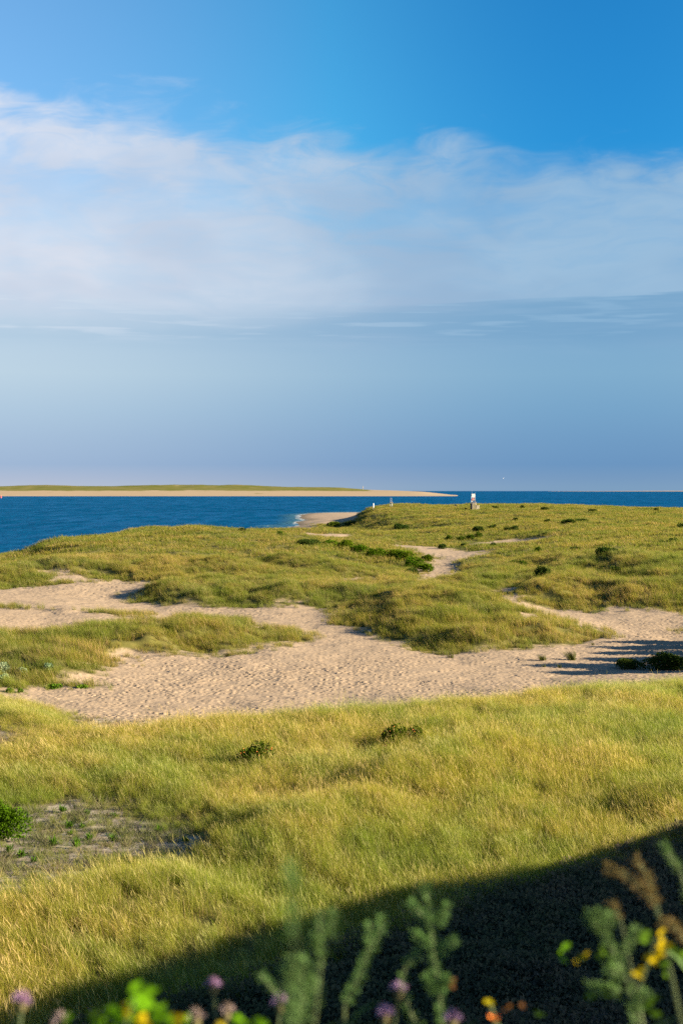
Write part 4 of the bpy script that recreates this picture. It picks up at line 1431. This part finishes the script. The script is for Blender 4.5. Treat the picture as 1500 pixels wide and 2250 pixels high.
def knapweed(px, py, d, me_head, label, seed, sway=0.05, scale=1.0):
    rd = random.Random(seed)
    top = fpt(px, py, d)
    foot = Vector((top.x + sway, d + rd.uniform(-0.05, 0.12), 0)); foot.z = gz(foot.x, foot.y)
    t = tag(empty('knapweed', tuple(foot)), label, 'flower', 'purple knapweed on the bluff')
    tp = top - foot
    pts = [Vector((0, 0, 0)).lerp(tp, k) + Vector((sway * 0.5 * math.sin(k * 3.1), 0, 0)) for k in (0, 0.25, 0.5, 0.75, 0.9)] + [tp - Vector((0, 0, 0.014))]
    m = MB(); m.tube(pts, [0.004, 0.0035, 0.003, 0.0025, 0.002, 0.002], 6); m.build('stem', MAT_STEM, t)
    h = obj('flower_head', me_head, None, t, tp); h.scale = (scale,) * 3
    h.rotation_euler = (rd.uniform(-0.3, 0.3), rd.uniform(-0.3, 0.3), rd.random() * 6)
    v = obj('involucre', ME_INVOL, None, t, tp); v.scale = (scale,) * 3
    for i in range(9):
        k = 0.45 + 0.055 * i
        p = pts[0].lerp(tp, k) + Vector((sway * 0.5 * math.sin(k * 3.1), 0, 0))
        l = obj('leaf', ME_NARROW, None, t, p)
        l.rotation_euler = (0, -0.6, i * 2.4)
        l.scale = (0.85 - 0.06 * i,) * 3


KN = [(48, 2198, 2.25, 0, 'purple knapweed flower farthest left at the bottom'), (468, 2166, 2.6, 0, 'purple knapweed flower right of the big lime leaves'),
      (615, 2203, 2.5, 0, 'purple knapweed flower below the left grey green spikes'), (845, 2228, 2.4, 0, 'purple knapweed flower lowest in the middle'),
      (875, 2175, 2.5, 0, 'purple knapweed flower under the short nodding spike'), (993, 2238, 2.4, 0, 'purple knapweed flower farthest right at the bottom'),
      (497, 2222, 2.6, 1, 'pale knapweed flower just below a purple one'), (430, 2236, 2.35, 1, 'faded pinkish knapweed flower right of the yellow leaves'),
      (136, 2244, 2.3, 1, 'faded knapweed flower at the bottom between left flower and lime leaves')]
for i, (px, py, d, pale, lab) in enumerate(KN):
    knapweed(px, py, d, HEAD_PALE if pale else HEAD_PURPLE, lab, 40 + i, 0.05 if i % 2 else -0.04, 1.1)


def spike_mesh(name, pts, r0, r1, n, seed, size=0.0125):
    """a dense spike of small soft leaves along a path"""
    rd = random.Random(seed)
    mb = MB()
    for i in range(n):
        u = rd.random() * (len(pts) - 1)
        k = int(u); p = pts[k].lerp(pts[k + 1], u - k)
        ax = (pts[k] - pts[k + 1]).normalized()
        a = rd.random() * 6.283
        s = ax.cross(Vector((0, 1, 0.1))).normalized(); w = ax.cross(s)
        o = (s * math.cos(a) + w * math.sin(a))
        f = u / (len(pts) - 1)
        r = (r0 + (r1 - r0) * f) * rd.uniform(0.2, 1.0)
        mb.leaf(p + o * r * 0.5, o + ax * rd.uniform(0.2, 1.2), size * rd.uniform(0.7, 1.3), size * 0.34)
    return mb


def spike_plant(label, d, main, branches, r, n, seed, mat=None):
    """erect plant with leafy spikes: main and branches are photo positions from tip to foot"""
    mat = mat or MAT_SOFT
    P_ = [fpt(px, py, d) for px, py in main]
    dirn = (P_[-1] - P_[-2]); foot = P_[-1].copy()
    fx = foot.x + dirn.x * 0.5
    z0 = gz(fx, d + 0.1)
    t = tag(empty('spike_plant', (fx, d + 0.1, z0)), label, 'plant', 'soft grey green spike plants on the bluff')
    o0 = Vector((fx, d + 0.1, z0))
    L = [p - o0 for p in P_]
    m = MB(); m.tube(L + [L[-1].lerp(Vector((0, 0, 0)), 0.5), Vector((0, 0, 0))], [0.0012 * d / 2.4] + [0.0020 * min(1, (d / 2.4) ** 2)] * (len(L) - 1) + [0.003, 0.004], 6); m.build('stem', MAT_STEM, t)
    spike_mesh('spike', L, r * 0.45, r * 0.72, max(80, int(n * 0.8)), seed).build('spike', mat, t)
    for j, br in enumerate(branches):
        B = [fpt(px, py, d + 0.02 * (j % 3 - 1)) - o0 for px, py in br]
        m = MB(); m.tube(B, 0.0016, 5); m.build('branch', MAT_STEM, t)
        spike_mesh('spike', B, r * 0.42, r * 0.6, max(70, int(n * 0.3)), seed + 10 + j).build('spike', mat, t)
    rd = random.Random(seed)
    for i in range(7):
        q = L[-1].lerp(Vector((0, 0, 0)), 0.05 + 0.13 * i)
        l = obj('leaf', ME_NARROW, None, t, q); l.rotation_euler = (0, -0.5, i * 2.4); l.scale = (1.1,) * 3


spike_plant('slanting grey green spike plant with two pale tips in the middle', 2.4, [(812, 2030), (812, 2080), (790, 2140), (757, 2205)], [[(840, 2018), (835, 2045), (815, 2085)]], 0.017, 260, 1)
spike_plant('tall forked grey green spike plant with side branches', 2.5, [(936, 1945), (946, 2040), (953, 2110), (965, 2180), (972, 2262)],
            [[(903, 1985), (945, 2032)], [(986, 1988), (954, 2036)], [(905, 2052), (950, 2082)], [(1000, 2068), (957, 2096)], [(985, 2150), (962, 2172)], [(930, 2150), (962, 2185)]], 0.014, 330, 2)
spike_plant('short nodding spike plant above a purple flower', 2.5, [(920, 2095), (892, 2120), (878, 2160), (905, 2235), (925, 2262)], [], 0.015, 110, 3)
spike_plant('bushy spike plant left of the middle with tall blurred top', 2.1, [(642, 2105), (655, 2150), (668, 2195), (655, 2262)], [[(672, 2110), (660, 2160)], [(620, 2130), (650, 2170)], [(690, 2150), (665, 2200)], [(632, 2210), (655, 2250)]], 0.017, 320, 4)
spike_plant('low leaning spike plant at the left of the bushy one', 2.4, [(572, 2140), (590, 2165), (618, 2195), (640, 2262)], [], 0.015, 120, 5)
spike_plant('slender spike plant behind the bushy one', 2.0, [(705, 2000), (702, 2050), (706, 2105), (690, 2262)], [[(735, 2010), (722, 2060)], [(690, 2060), (702, 2090)]], 0.010, 70, 6)
spike_plant('very near wispy plant blurred over the lit grass', 1.15, [(640, 1900), (645, 1980), (648, 2060), (655, 2262)], [], 0.006, 60, 7)
spike_plant('grey green spike plant at the right with spreading tips', 2.3, [(1312, 2000), (1322, 2040), (1345, 2090), (1375, 2150), (1400, 2262)],
            [[(1345, 2010), (1328, 2050)], [(1285, 2010), (1318, 2045)], [(1400, 2045), (1360, 2110)], [(1330, 2130), (1362, 2140)], [(1420, 2180), (1388, 2225)], [(1290, 2170), (1362, 2178)]], 0.014, 280, 8)
spike_plant('green spike tip at the right edge above the dry plumes', 2.6, [(1455, 1858), (1470, 1880), (1490, 1910), (1520, 2000)], [], 0.012, 150, 9)


def leafy_branch(label, d, main, leaves, group='yellowing leafy sprays on the bluff'):
    """a spray of broad leaves; leaves: (photo column, row, size in photo pixels, material)"""
    P_ = [fpt(px, py, d) for px, py in main]
    fx = P_[-1].x; z0 = gz(fx, d + 0.05)
    o0 = Vector((fx, d + 0.05, z0))
    t = tag(empty('leafy_spray', tuple(o0)), label, 'plant', group)
    L = [p - o0 for p in P_]
    m = MB(); m.tube(L + [Vector((0, 0, 0))], [0.002] * len(L) + [0.005], 6); m.build('stem', MAT_STEM, t)
    rd = random.Random(int(main[0][0]))
    cache = {}
    for px, py, sz, mat in leaves:
        if mat.name not in cache:
            me = ME_OVAL.copy(); me.materials.append(mat); cache[mat.name] = me
        for k in range(3):
            c = fpt(px + rd.uniform(-0.35, 0.35) * sz, py + rd.uniform(-0.35, 0.35) * sz, d + rd.uniform(-0.03, 0.03)) - o0
            l = obj('leaf', cache[mat.name], None, t, c)
            s = sz / FPX * d / 0.05 * rd.uniform(0.55, 0.85)
            l.scale = (s, s, s)
            l.rotation_euler = (rd.uniform(0.6, 1.6), rd.uniform(-0.7, 0.7), rd.uniform(-1.0, 1.0))
    return t


leafy_branch('spray with a lime leaf and yellow leaves at the lower right', 2.35, [(1440, 2060), (1425, 2110), (1400, 2180), (1410, 2262)],
             [(1232, 2095, 34, MAT_LIME), (1270, 2100, 34, MAT_YELLOW), (1312, 2090, 32, MAT_GREEN), (1400, 2055, 46, MAT_GREEN), (1438, 2060, 34, MAT_YELLOW), (1418, 2100, 52, MAT_YELLOW), (1440, 2090, 40, MAT_YELLOW),
              (1388, 2132, 34, MAT_YELLOW), (1478, 2088, 40, MAT_GREEN), (1496, 2102, 34, MAT_GREEN), (1335, 2115, 36, MAT_GREEN), (1292, 2176, 28, MAT_GREEN), (1330, 2178, 30, MAT_GREEN), (1412, 2200, 44, MAT_GREEN), (1425, 2225, 40, MAT_GREEN),
              (1455, 2130, 36, MAT_GREEN)])
leafy_branch('big lime and yellow leaves at the bottom left', 1.9, [(300, 2185), (285, 2225), (270, 2270)],
             [(300, 2188, 70, MAT_LIME), (270, 2200, 60, MAT_LIME), (215, 2228, 52, MAT_LIME), (245, 2245, 60, MAT_LIME), (276, 2228, 48, MAT_YELLOW), (320, 2235, 56, MAT_LIME), (385, 2243, 44, MAT_YELLOW), (350, 2246, 50, MAT_LIME),
              (180, 2243, 46, MAT_GREEN), (230, 2222, 50, MAT_LIME), (300, 2240, 54, MAT_YELLOW), (415, 2250, 44, MAT_LIME), (345, 2228, 44, MAT_LIME), (140, 2250, 44, MAT_LIME), (560, 2252, 36, MAT_LIME), (520, 2248, 40, MAT_LIME), (470, 2250, 40, MAT_YELLOW)])
leafy_branch('small spray of rusty and yellow leaves right of the middle', 2.5, [(1072, 2200), (1085, 2230), (1100, 2270)],
             [(1068, 2208, 26, MAT_YELLOW), (1108, 2216, 18, MAT_RUST), (1140, 2210, 20, MAT_RUST), (1178, 2222, 20, MAT_GREEN), (985, 2163, 24, MAT_RUST)])
# orange flower
c = fpt(1085, 2236, 2.45)
t = tag(empty('orange_flower', (c.x, c.y, gz(c.x, c.y))), 'single orange flower at the bottom right of the middle', 'flower')
m = MB(); m.tube([(0, 0, 0), (0.01, 0, (c.z - gz(c.x, c.y)) * 0.6), (0, 0, c.z - gz(c.x, c.y) - 0.008)], 0.0025, 6); m.build('stem', MAT_STEM, t)
pm = MB(); pm.leaf((0, 0, 0), (1, 0, 0.5), 0.016, 0.012); pme = pm.mesh('petal'); pme.materials.append(MAT_ORANGE)
for i in range(8):
    p = obj('petal', pme, None, t, (0, 0, c.z - gz(c.x, c.y) - 0.008)); p.rotation_euler = (0, -0.35, i * 0.785)


def plume(label, d, pts, r, n, seed):
    P_ = [fpt(px, py, d) for px, py in pts]
    b = P_[-1]; z0 = gz(b.x + 0.1, d)
    o0 = Vector((b.x + 0.1, d, z0))
    t = tag(empty('dry_plume', tuple(o0)), label, 'grass stalk', 'dry brown grass plumes at the right')
    L = [p - o0 for p in P_]
    m = MB(); m.tube(L + [L[-1].lerp(Vector((0, 0, 0)), 0.5) + Vector((0.03, 0, 0)), Vector((0, 0, 0))], 0.0014, 6); m.build('stalk', MAT_STEM, t)
    spike_mesh('plume', L, r * 0.5, r, n, seed, 0.014).build('plume', MAT_BROWN, t)


plume('left arching dry brown plume of the V at the right', 2.4, [(1332, 1908), (1368, 1920), (1405, 1950), (1438, 1990)], 0.008, 150, 31)
plume('steep dry brown plume of the V at the right', 2.4, [(1394, 1888), (1415, 1915), (1430, 1950), (1442, 1988)], 0.005, 110, 32)
plume('dry plume bending in from the right edge below the V', 2.4, [(1448, 2026), (1468, 2028), (1490, 2045), (1510, 2075)], 0.007, 90, 33)
plume('short dry plume above the grey green spikes', 2.4, [(1342, 1985), (1352, 2000), (1362, 2020)], 0.006, 40, 34)
